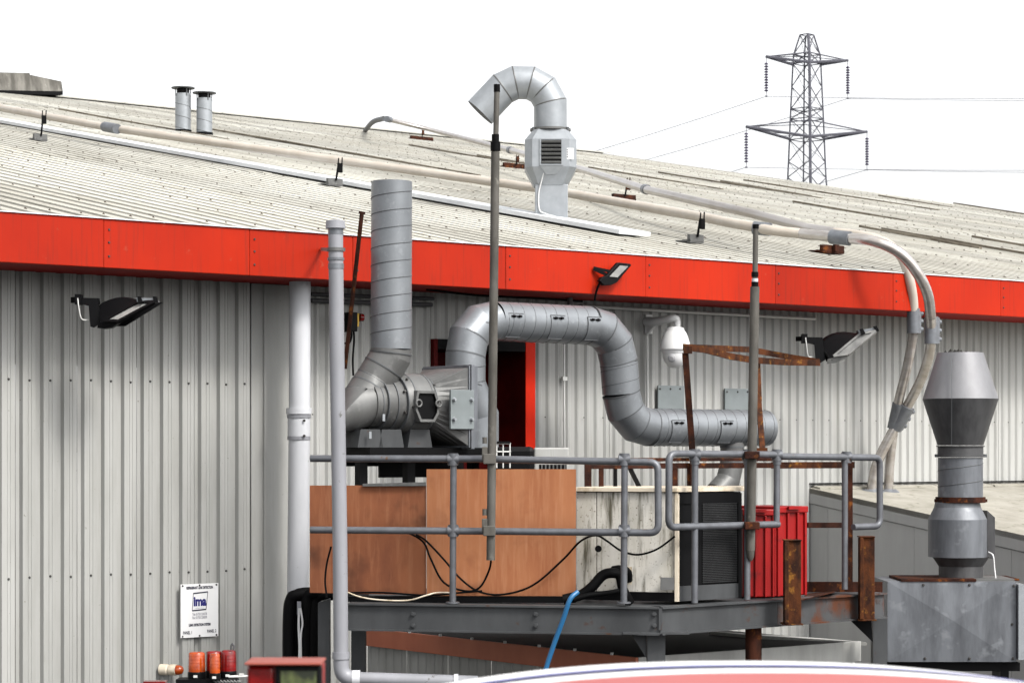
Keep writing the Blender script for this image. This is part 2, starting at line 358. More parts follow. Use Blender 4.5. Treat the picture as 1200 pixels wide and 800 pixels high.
# cladding
def rib_profile(w, kind):
    pts = [(0, 0)]
    if kind == 'wide':
        p = .2; n = max(1, round(w/p))
        for k in range(n):
            x = k*p
            pts += [(x+.036, 0), (x+.050, -.042), (x+.092, -.042), (x+.095, -.038), (x+.101, -.038), (x+.104, -.042),
                    (x+.124, -.042), (x+.127, -.038), (x+.133, -.038), (x+.136, -.042), (x+.172, -.042), (x+.186, 0)]
    else:
        p = .13; n = max(1, round(w/p))
        for k in range(n):
            x = k*p; pts += [(x+.040, 0), (x+.062, -.024), (x+.092, -.024), (x+.114, 0)]
    pts = [q for q in pts if q[0] < w-.004]+[(w-.005, 0), (w-.005, .02)]
    return pts
cache = {}
def sheet(s0, w, z0, z1, kind, material, name='cladding_sheet', parent=None, t=WT):
    key = (round(w, 3), round(z1-z0, 3), kind, material)
    if key not in cache:
        pr = rib_profile(w, kind); n = len(pr); mb = MB()
        mb.add([V((x, h, z)) for z in (0, z1-z0) for x, h in pr], [(i, i+1, n+i+1, n+i) for i in range(n-1)])
        cache[key] = mb.mesh(name, M[material])
    return place(name, cache[key], parent or fac, B(s0, t, z0), ANG)
sL, sC = S_of(PT(293, 400, WT)), S_of(PT(336, 400, WT))
k = 0
while sL-.6*(k+1) > -3.2:
    sheet(sL-.6*(k+1), .6, -EYE, FBOT+.001, 'wide', 'clad'); k += 1
# corner trim between the two claddings
mb = MB(); mb.ubox((sL+.002, WT-.02, -EYE), (sL+.13, WT+.02, FBOT)); mb.build('corner_trim', 'clad', fac)
mb = MB(); mb.ubox((sL+.131, WT-.045, -EYE), (sC, WT+.02, FBOT)); mb.build('corner_trim', 'clad', fac, bevel=.01)
sD0, sD1 = S_of(PT(505, 450, WT)), S_of(PT(624, 450, WT))
zD = (HY-399)/F*(PT(560, 399, WT).y)
def run(s0, s1, z0, z1):
    s = s0
    while s < s1-.02:
        w_ = min(1.04, s1-s); sheet(s, w_, z0, z1, 'fine', 'clad2'); s += w_
run(sC+.002, sD0, -EYE, FBOT+.001)
run(sD0, sD1, zD, FBOT+.001)
zdeck = -1.22
run(sD0, sD1, -EYE, zdeck)
run(sD1, 20.5, -EYE, FBOT+.001)
mb = MB(); mb.ubox((20.5, WT-.02, -EYE), (SEND, WT+.02, FBOT)); mb.build('cladding_sheet', 'clad2', fac)
# red doorway
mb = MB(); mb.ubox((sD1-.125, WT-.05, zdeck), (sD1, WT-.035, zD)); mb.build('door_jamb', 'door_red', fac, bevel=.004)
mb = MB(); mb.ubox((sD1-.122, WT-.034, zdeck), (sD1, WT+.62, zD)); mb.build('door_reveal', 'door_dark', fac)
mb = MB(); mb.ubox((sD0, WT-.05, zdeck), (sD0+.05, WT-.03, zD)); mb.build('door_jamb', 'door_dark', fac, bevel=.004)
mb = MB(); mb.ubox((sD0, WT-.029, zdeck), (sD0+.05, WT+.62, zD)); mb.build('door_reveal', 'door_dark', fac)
mb = MB(); mb.ubox((sD0+.051, WT-.049, zD-.10), (sD1-.131, WT+.62, zD)); mb.build('door_head', 'black', fac)  # head coloured black to paint the shade in the doorway
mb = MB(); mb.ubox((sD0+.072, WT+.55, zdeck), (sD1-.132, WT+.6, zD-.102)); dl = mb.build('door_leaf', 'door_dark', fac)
mb = MB(); mb.tube([B(sD0+.25, WT+.52, -.2), B(sD0+.4, WT+.52, -.2)], .012, 8); mb.build('handle', 'rail', dl)
# cladding screws
mb = MB()
for row, nx in ((447, 0), (672, 1)):
    for i in range(21):
        s = sL-.6*7+i*.2+.115
        zr = (HY-row-(0 if row == 672 else .008*i))/F*PT(150, row, WT-.042).y
        mb.lathe(B(s, WT-.042, zr+random.uniform(-.008, .008)), [(.012, 0), (.008, .01)], 6, -N)
for i in range(60):
    s = sC+.2+i*.13*2+.076
    if not (sD0-.1 < s < sD1+.05): mb.lathe(B(s, WT-.024, .35), [(.008, 0), (.005, .008)], 6, -N)
mb.build('cladding_screws', 'screw', fac, kind='stuff')

# ================================================================== ROOF FURNITURE
# white flashing strip running up the roof
a, b = PR(744, 273, .05), PR(0, 141, .05)
d = (b-a).normalized(); a2 = a; b2 = a+d*((b-a).length*1.08)
mb = MB(); mb.bar(a2, b2, .50, .05, Z); mb.build('roof_flashing', 'white_strip', None, 'long white flashing strip lying along the roof ribs below the white pipe', 'flashing strip')
# ridge ventilator box
c0, c1 = P(-120, 107, 57), P(57, 110, 60.5)
dz = Z*(15*pm(60)); up = Z*(19*pm(60))
mb = MB()
dv = (c1-c0).normalized(); nb = V((-dv.y, dv.x, 0))*.6
mb.prism([c0-nb, c0+nb, c0+nb*.9+up*1.1, c0-nb*.9+up*1.1], (c1-c0)*.78)
e0 = c0+(c1-c0)*.7805
mb.add([e0-nb, e0+nb, e0+nb*.9+up*1.0, e0-nb*.9+up*1.0, c1-nb, c1+nb, c1+nb*.9+dz*.8, c1-nb*.9+dz*.8], [(0, 1, 2, 3), (7, 6, 5, 4), (0, 4, 5, 1), (3, 2, 6, 7), (0, 3, 7, 4), (1, 5, 6, 2)])
vb = thing('ridge_ventilator', 'stained weathered ventilator box on the ridge at the far upper left', 'roof vent', c0)
mb.build('housing', 'concrete', vb)
mb = MB(); mb.prism([c0-nb*1.1-Z*.10, c0+nb*1.1-Z*.10, c0+nb*1.1-Z*.005, c0-nb*1.1-Z*.005], (c1-c0)*.99); mb.build('base_flashing', 'black', vb)
# two flues
def flue(px, yt, yb, wpx, lab):
    base = PR(px, yb); y = base.y; r = wpx*pm(y)/2; h = (yb-yt)*pm(y)
    t = thing('roof_flue', lab, 'flue', base-Z*.1, 'pair of flues by the ridge')
    mb = MB(); mb.lathe(base-Z*.25, [(r, 0), (r, h*.84+.25)], 20); mb.build('flue_pipe', 'galv_light', t)
    mb = MB(); mb.tube(helix(base, base+Z*h*.8, r, h*.26, 16, hand=-1), .006, 4); mb.build('spiral_seam', 'seam', t)
    mb = MB(); mb.lathe(base+Z*(h*.84+.001), [(r*.8, 0), (r*.8, h*.10)], 16); mb.build('throat', 'black', t)
    for k in range(4):
        an = .6+k*math.pi/2; q = V((math.cos(an), math.sin(an), 0))
        mb = MB(); mb.bar(base+q*r*1.02+Z*h*.78, base+q*r*1.05+Z*h*.955, .02, .012, q); mb.build('cap_bracket', 'seam', t)
    mb = MB(); mb.lathe(base+Z*h*.955, [(r*1.5, 0), (r*1.5, .018)], 20); mb.build('cap_plate', 'seam', t)
    mb = MB(); mb.lathe(base-Z*.2, [(r*1.2, 0), (r*1.08, .24 if wpx > 18.4 else .29)], 20); mb.build('flue_collar', 'rubber', t)
flue(214.5, 101.5, 155, 18.5, 'taller left flue of the pair near the ridge')
flue(239.5, 107.5, 158, 18.5, 'shorter right flue of the pair with a dark throat under its cap')
# gooseneck extract with louvred box
gb = PR(646, 259); gy = gb.y; k = pm(gy)
gn = thing('gooseneck_vent', 'tall pale gooseneck roof vent with louvred square box in its stem', 'roof vent', gb-Z*.1)
G = lambda px, py: P(px, py, gy)
sq = lambda px, py, wd: [G(px, py)+X*i*wd*k+YY*j*wd*k for i, j in ((-1, -1), (1, -1), (1, 1), (-1, 1))]
mb = MB(); mb.box(G(646, 242), X*19*k, YY*19*k, Z*24*k); mb.build('lower_stem', 'galv_light', gn, bevel=.008)
mb = MB()
def frustum(mb, px, y0, w0, y1, w1, cut=.28):
    def oct_(w_, py):
        c = w_*cut; return [G(px, py)+X*i*k+YY*j*k for i, j in ((-w_+c, -w_), (w_-c, -w_), (w_, -w_+c), (w_, w_-c), (w_-c, w_), (-w_+c, w_), (-w_, w_-c), (-w_, -w_+c))]
    A, Bq = oct_(w0, y0), oct_(w1, y1)
    mb.add(A+Bq, [(i, (i+1) % 8, 8+(i+1) % 8, 8+i) for i in range(8)]+[tuple(reversed(range(8))), tuple(range(8, 16))])
frustum(mb, 645, 219, 19.5, 199, 30); frustum(mb, 645, 198.9, 30, 167, 30); frustum(mb, 645, 166.9, 30, 154, 20)
mb.build('attenuator_box', 'galv_light', gn)
mb = MB(); mb.lathe(G(645, 153.8), [(24*k, 0), (24*k, 2.5*k)], 24); mb.build('flange', 'galv_dull', gn)
for q in (-20, 0, 20):
    mb = MB(); mb.lathe(G(645+q, 155.5)-YY*15*k, [(1.5*k, 0), (1.5*k, 4.5*k)], 6); mb.build('bolt', 'seam', gn)
gp = [G(645, 151), G(645, 121), G(636.5, 105.5), G(622, 97.5), G(604, 97), G(589, 104), G(562.5, 132)]
mb = MB(); mb.tube(gp, 19.3*k, 28, caps=False, sharp=True)
mb.build('gooseneck', 'galv_light', gn)
dm = (gp[-1]-gp[-2]).normalized()
mb = MB(); mb.lathe(gp[-1]-dm*.02, [(18.9*k, 0), (18.4*k, .02)], 28, dm); mb.build('mouth', 'black', gn)
mb = MB()
for i in range(1, 6):
    bn = ((gp[i+1]-gp[i]).normalized()+(gp[i]-gp[i-1]).normalized()).normalized()
    mb.lathe(gp[i]-bn*.008, [(19.6*k/ (1 if i else 1), 0), (19.9*k, .008), (19.6*k, .016)], 28, bn, caps=False)
mb.build('seam_ring', 'galv_dull', gn)
mb = MB(); mb.box(G(645.5, 182)-YY*30.8*k, X*13.5*k, YY*.6*k, Z*15.5*k); lf = mb.build('louvre_frame', 'galv_light', gn)
for i in range(6):
    mb = MB(); c = G(645.5, 170.5+i*4.7)-YY*32*k
    mb.box(c, X*11.5*k, (YY*.9-Z*.9)*k, (YY+Z)*.25*k); mb.build('louvre_slat', 'galv_dull', lf)
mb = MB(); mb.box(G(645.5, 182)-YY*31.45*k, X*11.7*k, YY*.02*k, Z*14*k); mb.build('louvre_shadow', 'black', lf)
mb = MB(); mb.prism([G(632, 198)-YY*31*k, G(659, 198)-YY*31*k, G(651, 207.5)-YY*27*k, G(640, 207.5)-YY*27*k], YY*1*k); mb.build('drip_tray', 'galv_light', gn)
mb = MB(); mb.box(G(667.5, 184)-YY*29.7*k, X*4*k, YY*.5*k, Z*6.5*k); pl = mb.build('rating_plate', 'label', gn)
mb = MB()
for i in range(4): mb.box(G(664.3, 179.5+i*2.8)-YY*30.3*k, X*.5*k, YY*.08*k, Z*.8*k)
mb.build('print', 'inkb', pl)
mb = MB(); mb.tube(smooth([G(637, 205)-YY*26*k, G(634, 216)-YY*22*k, G(631, 230)-YY*20.5*k, G(632, 248)-YY*20.5*k, G(640, 253)-YY*22*k, G(650, 256)-YY*23*k]), .008, 6)
mb.build('vent_cable', 'white', None, 'thin white cable hanging down the stem of the gooseneck vent', 'cable')

# ---- the two long roof pipes
def rp(px, py, h): return PR(px, py, h)
H = .30
wallp = lambda px, py, off=.13: PT(px, py, WT-off)
# nearer pipe: along the roof, over the eave, down the wall
p1 = [rp(-40, 119, H), rp(0, 126.5, H), rp(130, 150, H), rp(390, 187, H), rp(640, 222, H), rp(815, 253, .3)]
p1b = [PT(900, 269.5, -.05+1.0), PT(945, 274.5, .55), PT(985, 278.5, .1), PT(1025, 283, -.28), PT(1055, 297, -.48), PT(1075, 320, -.56), PT(1087, 345, -.55), PT(1091, 372, -.5)]
p1c = [PT(1091.5, 395, -.42), PT(1088, 420, -.25), PT(1077, 450, .05), PT(1058, 485, .3), PT(1040, 517, .45), PT(1027, 545, .55), PT(1021, 574, .60)]
t1 = thing('roof_pipe', 'longer cream pipe crossing the whole roof and curving over the eave outermost', 'pipe', p1[1])
mb = MB(); mb.tube(p1+smooth(p1b, 5)[0:6], .058, 14); mb.build('straight_run', 'pipe', t1)
mb = MB(); mb.tube(smooth(p1b, 6)[5:], .060, 14); mb.build('eave_bend', 'pipe_tan', t1)
mb = MB(); mb.tube(smooth([p1b[-1]]+p1c, 6), .058, 14); mb.build('lower_bend', 'pipe_tan', t1)
def coupling(p, d, L, r, parent, name='coupling', bolts=None):
    d = V(d).normalized(); mb = MB(); mb.lathe(V(p)-d*L/2, [(r, 0), (r, L)], 18, d); o = mb.build(name, 'coupling', parent)
    if bolts is not None:
        q = V(bolts); q = (q-d*q.dot(d)).normalized(); bb = MB()
        bb.box(V(p)+q*r*1.1, d*L*.48, q*r*.25, d.cross(q)*r*.35)
        for i in (-1, 0, 1): bb.lathe(V(p)+q*r*1.2+d*i*L*.32, [(.028, 0), (.028, .05), (.018, .06)], 8, q)
        bb.build('clamp_bolts', 'coupling', o)
    return o
coupling(rp(130, 150, H), p1[2]-p1[1], .42, .075, t1)
coupling(p1b[2], p1b[3]-p1b[1], .24, .080, t1)
coupling(rp(893, 268, .3), p1b[1]-p1b[0], .2, .076, t1)
coupling(PT(1091.5, 387, -.45), Z, .30, .078, t1, bolts=U)
coupling(PT(1056, 489, .32), p1c[4]-p1c[2], .30, .080, t1, bolts=U)
mb = MB(); mb.lathe(PT(1021, 577, .60), [(.17, 0), (.11, .04)], 16); mb.build('roof_collar', 'coupling', t1)
# farther pipe: from the ridge diagonally down the roof, over the eave inside the first
q1 = [rp(428, 153, .05), rp(437, 143, .45), rp(450, 139, .62), rp(500, 151, .45), rp(610, 179, .45), rp(690, 201, .42), rp(760, 223, .42), rp(880, 250, .42)]
q1b = [PT(945, 267, 1.3), PT(985, 273, .85), PT(1020, 278, .42), PT(1045, 289, .15), PT(1059, 306, .02), PT(1066, 328, -.02), PT(1070, 352, 0), PT(1070.5, 372, .03)]
q1c = [PT(1069.5, 395, .06), PT(1063, 430, .16), PT(1053, 470, .3), PT(1047, 505, .42), PT(1043, 540, .5), PT(1041, 574, .55)]
t2 = thing('roof_pipe', 'shorter grey pipe dropping from the ridge elbow to the inner eave bend', 'pipe', q1[0])
mb = MB(); mb.tube(smooth(q1[:3], 4), .062, 14); mb.build('ridge_elbow', 'seam', t2)
mb = MB(); mb.tube([q1[2]]+q1[3:]+smooth(q1b, 4)[:5], .055, 14); mb.build('straight_run', 'pipe_grey', t2)
mb = MB(); mb.tube(smooth(q1b, 6)[5:], .056, 14); mb.build('eave_bend', 'pipe', t2)
mb = MB(); mb.tube(smooth([q1b[-1]]+q1c, 6), .055, 14); mb.build('lower_bend', 'pipe_tan', t2)
coupling(rp(455, 140, .62), q1[3]-q1[2], .22, .07, t2); coupling(rp(598, 176, .45), q1[4]-q1[3], .2, .07, t2); coupling(rp(757, 222, .42), q1[6]-q1[5], .2, .068, t2)
coupling(PT(1070.5, 376, .03), Z, .28, .074, t2, bolts=U); coupling(PT(1050, 487, .36), q1c[3]-q1c[1], .30, .072, t2)
mb = MB(); mb.lathe(PT(1041, 577, .55), [(.14, 0), (.09, .04)], 16); mb.build('roof_collar', 'coupling', t2)
# pipe stands
def stand(pxf, pyf, top_py, lab, wide=14, dark=False, pxt=None):
    base = PR(pxf, pyf); y = base.y; kk = pm(y); top = P(pxt or pxf, top_py, y)
    t = thing('pipe_stand', lab, 'pipe stand', base, 'pipe stands on the roof')
    mb = MB(); mb.box(base+Z*.06, U*wide*kk/2/.84, N*.025, Z*.05); mb.box(base+Z*.04+N*.1, U*wide*kk/2/.84, N*.13, Z*.012); mb.build('foot_plate', 'rust' if dark else 'galv_dull', t)
    mb = MB(); mb.tube([base+Z*.08-N*.035, top-N*.035], .014, 6); mb.build('rod', 'rubber', t)
    mb = MB(); mb.box(top-N*.07-Z*.05, U*.03, N*.02, Z*.06); mb.bar(top-N*.07+U*.03, top-N*.07+U*.035+Z*.09, .012, .012, N); mb.bar(top-N*.07-U*.03, top-N*.07-U*.02+Z*.08, .012, .012, N); mb.build('pipe_clamp', 'rust' if dark else 'rubber', t)
stand(47, 166, 137, 'pipe stand with rusty clamp nearest the left edge of the roof', 14, False, 49)
stand(392, 219, 193, 'pipe stand between the tall duct top and the white flashing strip', 17, False, 395)
stand(815, 286, 258, 'pipe stand under the cream pipe above the small fascia light', 18, False, 818)
stand(494, 165, 153, 'dark pipe stand highest on the roof near the ridge elbow', 27, True, 494)
stand(604, 198, 184, 'dark pipe stand behind the tall pole beside the gooseneck vent', 30, True, 604)
stand(731, 236, 215, 'dark pipe stand just right of the gooseneck vent', 29, True, 733)
stand(975, 298, 285, 'pipe stand by the last coupling before the eave bend', 30, True, 975)

# ================================================================== WALL FIXTURES
def flood2(px0, py0, k, y, lab, glassbottom, rot=0):
    """outline points in photo pixels relative to the wall plate"""
    e = pm(y); A = lambda x, z, d=0: P(px0+x*k, py0+z*k, y)+YY*d
    t = thing('floodlight', lab, 'floodlight', P(px0, py0, y), 'wall floodlights')
    w_ = .15
    A0 = A
    def A(x, z, d=0):
        c_, s_ = math.cos(rot), math.sin(rot); u_, v_ = x-22, z-14
        return A0(22+u_*c_+v_*s_, 14-u_*s_+v_*c_, d)
    mb = MB(); mb.prism([A0(-3, -3, -.06), A0(4, -3, -.06), A0(4, 9, -.06), A0(-3, 9, -.06)], YY*.12)
    mb.bar(A0(0, 3), A0(0, 3)+N*.10, .05, .05); mb.build('wall_plate', 'black', t)
    mb = MB(); mb.prism([A0(3, 1, -.03), A0(24, 1.5, -.03), A0(25, 8, -.03), A0(18, 11, -.03), A0(14, 11, -.03), A0(3, 8, -.03)], YY*.06)
    mb.prism([A0(13, 9, -.05), A0(24, 6, -.05), A0(27, 31, -.05), A0(19, 36, -.05), A0(15, 35, -.05)], YY*.03); mb.build('bracket', 'black', t)
    # curved back shell
    top = [(22, 8), (27, 4), (34, 1), (42, -1), (50, -1.5), (58, -.5), (65, 1.5), (72, 4)]
    low = [(96, 5), (60, 27), (50, 35), (40, 36), (26, 34)]
    far = [A(x, z, w_) for x, z in top]; near = [A(x+3, z+4, -w_*.2) for x, z in top]
    n = len(top)
    mb = MB()
    mb.add([A(x, z, w_) for x, z in top]+[A(x+1, z+2.5, 0) for x, z in top], [(i, i+1, n+i+1, n+i) for i in range(n-1)], True)
    mb.add([A(x+1, z+2.5, 0) for x, z in top]+[A(30, 34, -w_), A(44, 27, -w_), A(52, 22.5, -w_), A(58, 19, -w_), A(63, 16, -w_), A(68, 13, -w_), A(74, 10, -w_), A(81, 6, -w_)][:n], [(i, i+1, n+i+1, n+i) for i in range(n-1)], True)
    mb.prism([A(22, 9, w_), A(72, 5, w_), A(97, 5, w_), A(52, 33, w_), A(28, 34, w_)], YY*-.04)
    mb.prism([A(22, 9, w_*.9), A(31, 33, w_*.9), A(31, 33, -w_), A(25, 12, 0)], X*.004)
    mb.build('housing', 'black', t)
    # framed glass
    P4 = [A(34, 30, -w_), A(73, 8.5, -w_+.02), A(93, 8.5, -w_-.03), A(52, 31, -w_-.05)]
    nrm = (P4[1]-P4[0]).cross(P4[3]-P4[0]).normalized()
    if nrm.y > 0: nrm = -nrm
    mb = MB(); mb.prism(P4, nrm*.01); mb.build('lens', 'lampglass', t)
    mb = MB()
    for a_, b_ in zip(P4, P4[1:]+P4[:1]): mb.bar(a_+nrm*.008, b_+nrm*.008, .026, .03, nrm)
    mb.prism([A(27, 31, -w_+.01), A(52, 31.5, -w_-.05), A(44, 37, -w_-.05), A(34, 38, -w_), A(25, 37, -w_+.02)], YY*.10)
    fr = mb.build('frame', 'lampglass' if glassbottom else 'black', t)
    mb = MB()
    mb.prism([A(71, 2, -w_), A(93, 3, -w_-.03), A(96, 6.5, -w_-.03), A(72, 7.5, -w_)], YY*.16); mb.build('end_plate', 'galv_light', t)
    for x in (75, 93):
        mb = MB(); mb.prism([A(x-2, 1, -w_-.04), A(x+2, 1, -w_-.04), A(x+4, 8, -w_-.04), A(x-1, 9, -w_-.04)], YY*.05); mb.build('clip', 'black', t)
    mb = MB(); mb.tube(smooth([A0(1, 2, -.08), A0(2.5, 14, -.08), A0(5, 26, -.05), A0(12, 27, .0)]), .006, 6); mb.build('lead', 'alu', t)
    return t
flood2(92, 348, 1.0, 20.0, 'larger black floodlight on the ribbed wall at the left', False)
flood2(942, 394, .90, 25.2, 'black floodlight under the fascia right of the rusty hoop', True, .19)
# slope second head a little: keep as built
# LED light on the fascia
L = lambda px, py, q=.12: PT(px, py, -q)
t = thing('led_light', 'small flat black light mounted on the red fascia above the duct', 'floodlight', L(705, 330))
mb = MB(); hp = [L(703, 329), L(706, 324.5), L(711, 323), L(725, 307.5), L(739, 309), L(740, 311), L(723, 331), L(717, 334), L(708, 334.5)]
mb.prism(hp, N*.05); mb.build('housing', 'black', t, bevel=.006)
mb = MB(); mb.prism([L(714, 324, .126), L(726.5, 311, .126), L(736, 312, .126), L(723.5, 325, .126)], -N*.004); mb.build('lens', 'lampglass', t)
mb = MB(); mb.bar(L(695.5, 315, .02), L(711, 322, .10), .02, .03); mb.bar(L(695.5, 314, .02), L(715, 318, .10), .02, .03); mb.build('bracket', 'black', t)
mb = MB(); mb.tube(smooth([L(703, 331, .1), L(700, 338, .06), L(698, 345, .03), L(697, 352, .0)]), .012, 6); mb.build('lead', 'rubber', t)

# dome camera
q = .55
C = lambda px, py: PT(px, py, WT-.55)
cy = C(790, 400).y; k = pm(cy)
t = thing('dome_camera', 'white dome security camera on a bent wall bracket', 'security camera', PT(757, 393, WT-.035))
mb = MB(); mb.ubox((S_of(PT(757, 380, WT))-.05, WT-.055, (HY-392.5)*pm(25)), (S_of(PT(757, 380, WT))+.05, WT-.034, (HY-370)*pm(25))); mb.build('back_plate', 'white', t, bevel=.005)
ap = [PT(758.5, 377, WT-.05), PT(772, 376.5, WT-.3), PT(786, 373.5, WT-.50), C(792, 373), C(793.5, 376.5), C(793.5, 383)]
mb = MB(); mb.tube(smooth(ap, 5), [.055*(1-.35*min(1, i/12)) for i in range(26)], 14)
mb.prism([PT(757, 374, WT-.05), PT(768, 380, WT-.22), PT(757, 393, WT-.05)], U*.03); mb.build('arm', 'white', t)
cc = C(791, 409.5)
mb = MB(); mb.lathe(cc, [(18.3*k, 0), (18.3*k, 2.0*k), (17.3*k, 8*k), (15.3*k, 15*k), (12.8*k, 20.5*k), (11*k, 22.5*k), (10.5*k, 25*k), (5*k, 27*k)], 28, sharp=False); mb.build('housing', 'white', t)
mb = MB(); mb.lathe(cc+Z*(-4*k), [(15.5*k, 0), (16.2*k, 3.9*k)], 28); mb.build('trim_ring', 'white', t)
mb = MB(); mb.lathe(cc-Z*4.1*k, [(14.8*k*math.cos(a*.157), -17.5*k*math.sin(a*.157)) for a in range(0, 11)], 28, sharp=False, caps=False); mb.build('dome', 'white', t)
mb = MB(); mb.lathe(cc-Z*10*k-YY*11*k-X*4*k, [(5*k, 0), (4.6*k, 3.2*k), (2.5*k, 4.4*k)], 16, V((-.35, -1, -.25))); mb.build('lens', 'lens_grey', t)
mb = MB(); mb.tube([PT(758, 393, WT-.06), PT(758.5, 440, WT-.06), PT(759, 486, WT-.06)], .014, 8)
mb.build('conduit', 'alu', None, 'white conduit dropping from the dome camera bracket to the duct', 'conduit', 'white conduits on the wall')
mb = MB(); mb.tube([PT(661, 402, WT-.06), PT(661, 470, WT-.06), PT(661.5, 525, WT-.06)], .012, 8); mb.box(PT(661, 443.5, WT-.06), U*.03, N*.02, Z*.02)
mb.build('conduit', 'alu', None, 'thin white conduit on the wall right of the red door', 'conduit', 'white conduits on the wall')
mb = MB(); mb.tube([PT(682, 358.5, WT-.06), PT(820, 366.5, WT-.06), PT(955, 373.5, WT-.06)], .018, 8)
mb.build('conduit', 'alu', None, 'long pale conduit running level just under the soffit', 'conduit', 'white conduits on the wall')
mb = MB(); mb.tube([PT(365, 344.5, WT-.07), PT(508, 350, WT-.07)], .018, 8); mb.build('conduit', 'dconduit', None, 'upper of two dark conduits under the fascia behind the tall duct', 'conduit', 'dark conduits under the fascia')
mb = MB(); mb.tube([PT(365, 352, WT-.07), PT(506, 357, WT-.07)], .022, 8); mb.build('conduit', 'dconduit', None, 'lower of two dark conduits under the fascia behind the tall duct', 'conduit', 'dark conduits under the fascia')
mb = MB(); mb.tube(smooth([PT(500, 339, WT-.4), PT(560, 346, WT-.35), PT(640, 350, WT-.3), PT(682, 353, WT-.1)]), .012, 6); mb.build('cable', 'rubber', None, 'black cable looping below the fascia above the duct', 'cable')
mb = MB(); mb.tube([PT(668, 343, WT-.25), PT(668, 362, WT-.25)], .03, 8); mb.build('hanger', 'galv_dull', None, 'short grey hanger between soffit and horizontal duct', 'duct hanger')
# blank plates
for (x0, x1, y0, y1, lab) in ((770.5, 801, 452, 481, 'blue grey blanking plate left of the rusty post'), (849, 880, 455.5, 484, 'blue grey blanking plate behind the thick pole')):
    p, q = PT(x0, y1, WT-.05), PT(x1, y0, WT-.05)
    t = thing('wall_plate', lab, 'plate', p, 'blank plates on the wall')
    mb = MB(); mb.ubox((S_of(p), WT-.062, p.z-EYE), (S_of(q), WT-.042, q.z-EYE)); mb.build('plate', 'plate', t, bevel=.003)
    for px in (x0+3, (x0+x1)/2, x1-4):
        mb = MB(); mb.lathe(PT(px, y0+3.5, WT-.063), [(.012, 0), (.008, .008)], 8, -N); mb.build('screw', 'screw', t)
# isolator
t = thing('isolator_switch', 'black isolator box with red and yellow rotary switch', 'switch', PT(409, 386, WT-.3))
I = lambda px, py, d=.30: PT(px, py, WT-d)
mb = MB(); mb.ubox((S_of(I(408.5, 374)), WT-.34, (HY-385)*pm(21.6)), (S_of(I(416.5, 374)), WT-.08, (HY-362)*pm(21.6))); mb.build('box', 'black', t, bevel=.005)
mb = MB(); mb.ubox((S_of(I(417, 374)), WT-.31, (HY-379)*pm(21.6)), (S_of(I(420, 374)), WT-.20, (HY-363)*pm(21.6))); mb.build('backing_plate', 'yellow', t)
mb = MB(); mb.lathe(I(420.5, 372, .25), [(.042, 0), (.036, .045)], 14, U); mb.build('rotary_knob', 'redlens', t)
mb = MB(); mb.tube(smooth([I(411, 385), I(412, 394), I(409, 402), I(404, 402)]), .010, 6); mb.tube(smooth([I(414, 385), I(415, 398), I(413.5, 420), I(414, 440)]), .010, 6); mb.build('lead', 'rubber', t)
# leaning thin post
t = thing('leaning_rod', 'thin rusty rod leaning right between the vent pipe and the tall duct', 'rod', P(404, 430, 20.4))
mb = MB(); mb.tube([P(404, 432, 20.4), P(424, 250, 20.4)], .019, 8); mb.build('rod', 'rust', t)
mb = MB(); mb.bar(P(420.5, 248.5, 20.4), P(428, 250, 20.4), .02, .02); mb.build('top_hook', 'rust', t)
# white drainpipe
dpY = 21.6; k = pm(dpY)
t = thing('drainpipe', 'thick white plastic downpipe at the corner of the left wall', 'drainpipe', V((P(349, 694, dpY).x, dpY, 0)))
mb = MB(); mb.tube([P(351.5, 330, dpY), P(351, 480, dpY), P(349, 694, dpY), V((P(348.5, 694, dpY).x, dpY, .02))], 12.6*k, 24); mb.build('pipe', 'pvc_w', t)
for py, hh, rr in ((481.5, 7, 15.0), (487.5, 4, 14.2), (513, 4, 13.6)):
    mb = MB(); mb.lathe(P(350.3, py+hh/2, dpY), [(rr*k, 0), (rr*k, hh*k)], 24); mb.build('collar', 'pvc_w' if py < 485 else 'pvc_g', t, bevel=.004)
mb = MB(); mb.lathe(P(350.3, 511, dpY), [(13.3*k, 0), (13.3*k, 22*k)], 24); mb.build('socket', 'pvc_w', t)
for py in (492.5, 510.5):
    mb = MB(); mb.lathe(P(356.5, py, dpY-.105), [(.014, 0), (.01, .01)], 8, -YY); mb.build('bolt', 'screw', t)
# grey vent pipe
vpY = 18.2; k = pm(vpY)
t = thing('vent_pipe', 'tall grey plastic vent pipe with a cap rising past the red fascia', 'vent pipe', P(399, 790, vpY))
vp_ = [P(393.2, 268, vpY), P(395, 420, vpY), P(398.5, 640, vpY), P(399.5, 764, vpY)]
mb = MB(); mb.tube(vp_, 8.7*k, 20); mb.build('pipe', 'pvc_g', t)
mb = MB(); mb.lathe(P(393.2, 268, vpY), [(9.5*k, 0), (11.8*k, .2*k), (11.2*k, 9*k), (8*k, 10*k)], 20); mb.build('cap', 'pvc_g', t)
mb = MB(); mb.lathe(P(393.4, 275, vpY), [(8.95*k, 0), (8.95*k, 7*k)], 20); mb.build('cap_collar', 'coupling', t)
mb = MB(); mb.lathe(P(393.5, 305, vpY), [(9.8*k, 0), (9.8*k, 3*k)], 20); mb.lathe(P(393.7, 315, vpY), [(9.3*k, 0), (9.3*k, 6*k)], 20); mb.build('joint_ring', 'coupling', t)
mb = MB(); mb.lathe(P(393.4, 294.5, vpY), [(10.2*k, 0), (10.2*k, 4*k)], 20); mb.bar(P(393.4, 292.5, vpY)+X*.07, PT(377, 292, -.01), .012, .03); mb.bar(P(384, 292.5, vpY), PT(376.5, 292, -.01)+Z*.0, .012, .03); mb.build('clamp', 'galv_dull', t)
mb = MB(); mb.lathe(P(399.6, 771.5, vpY), [(10.3*k, 0), (10.3*k, 8*k)], 20); mb.build('elbow_socket', 'pvc_g', t)
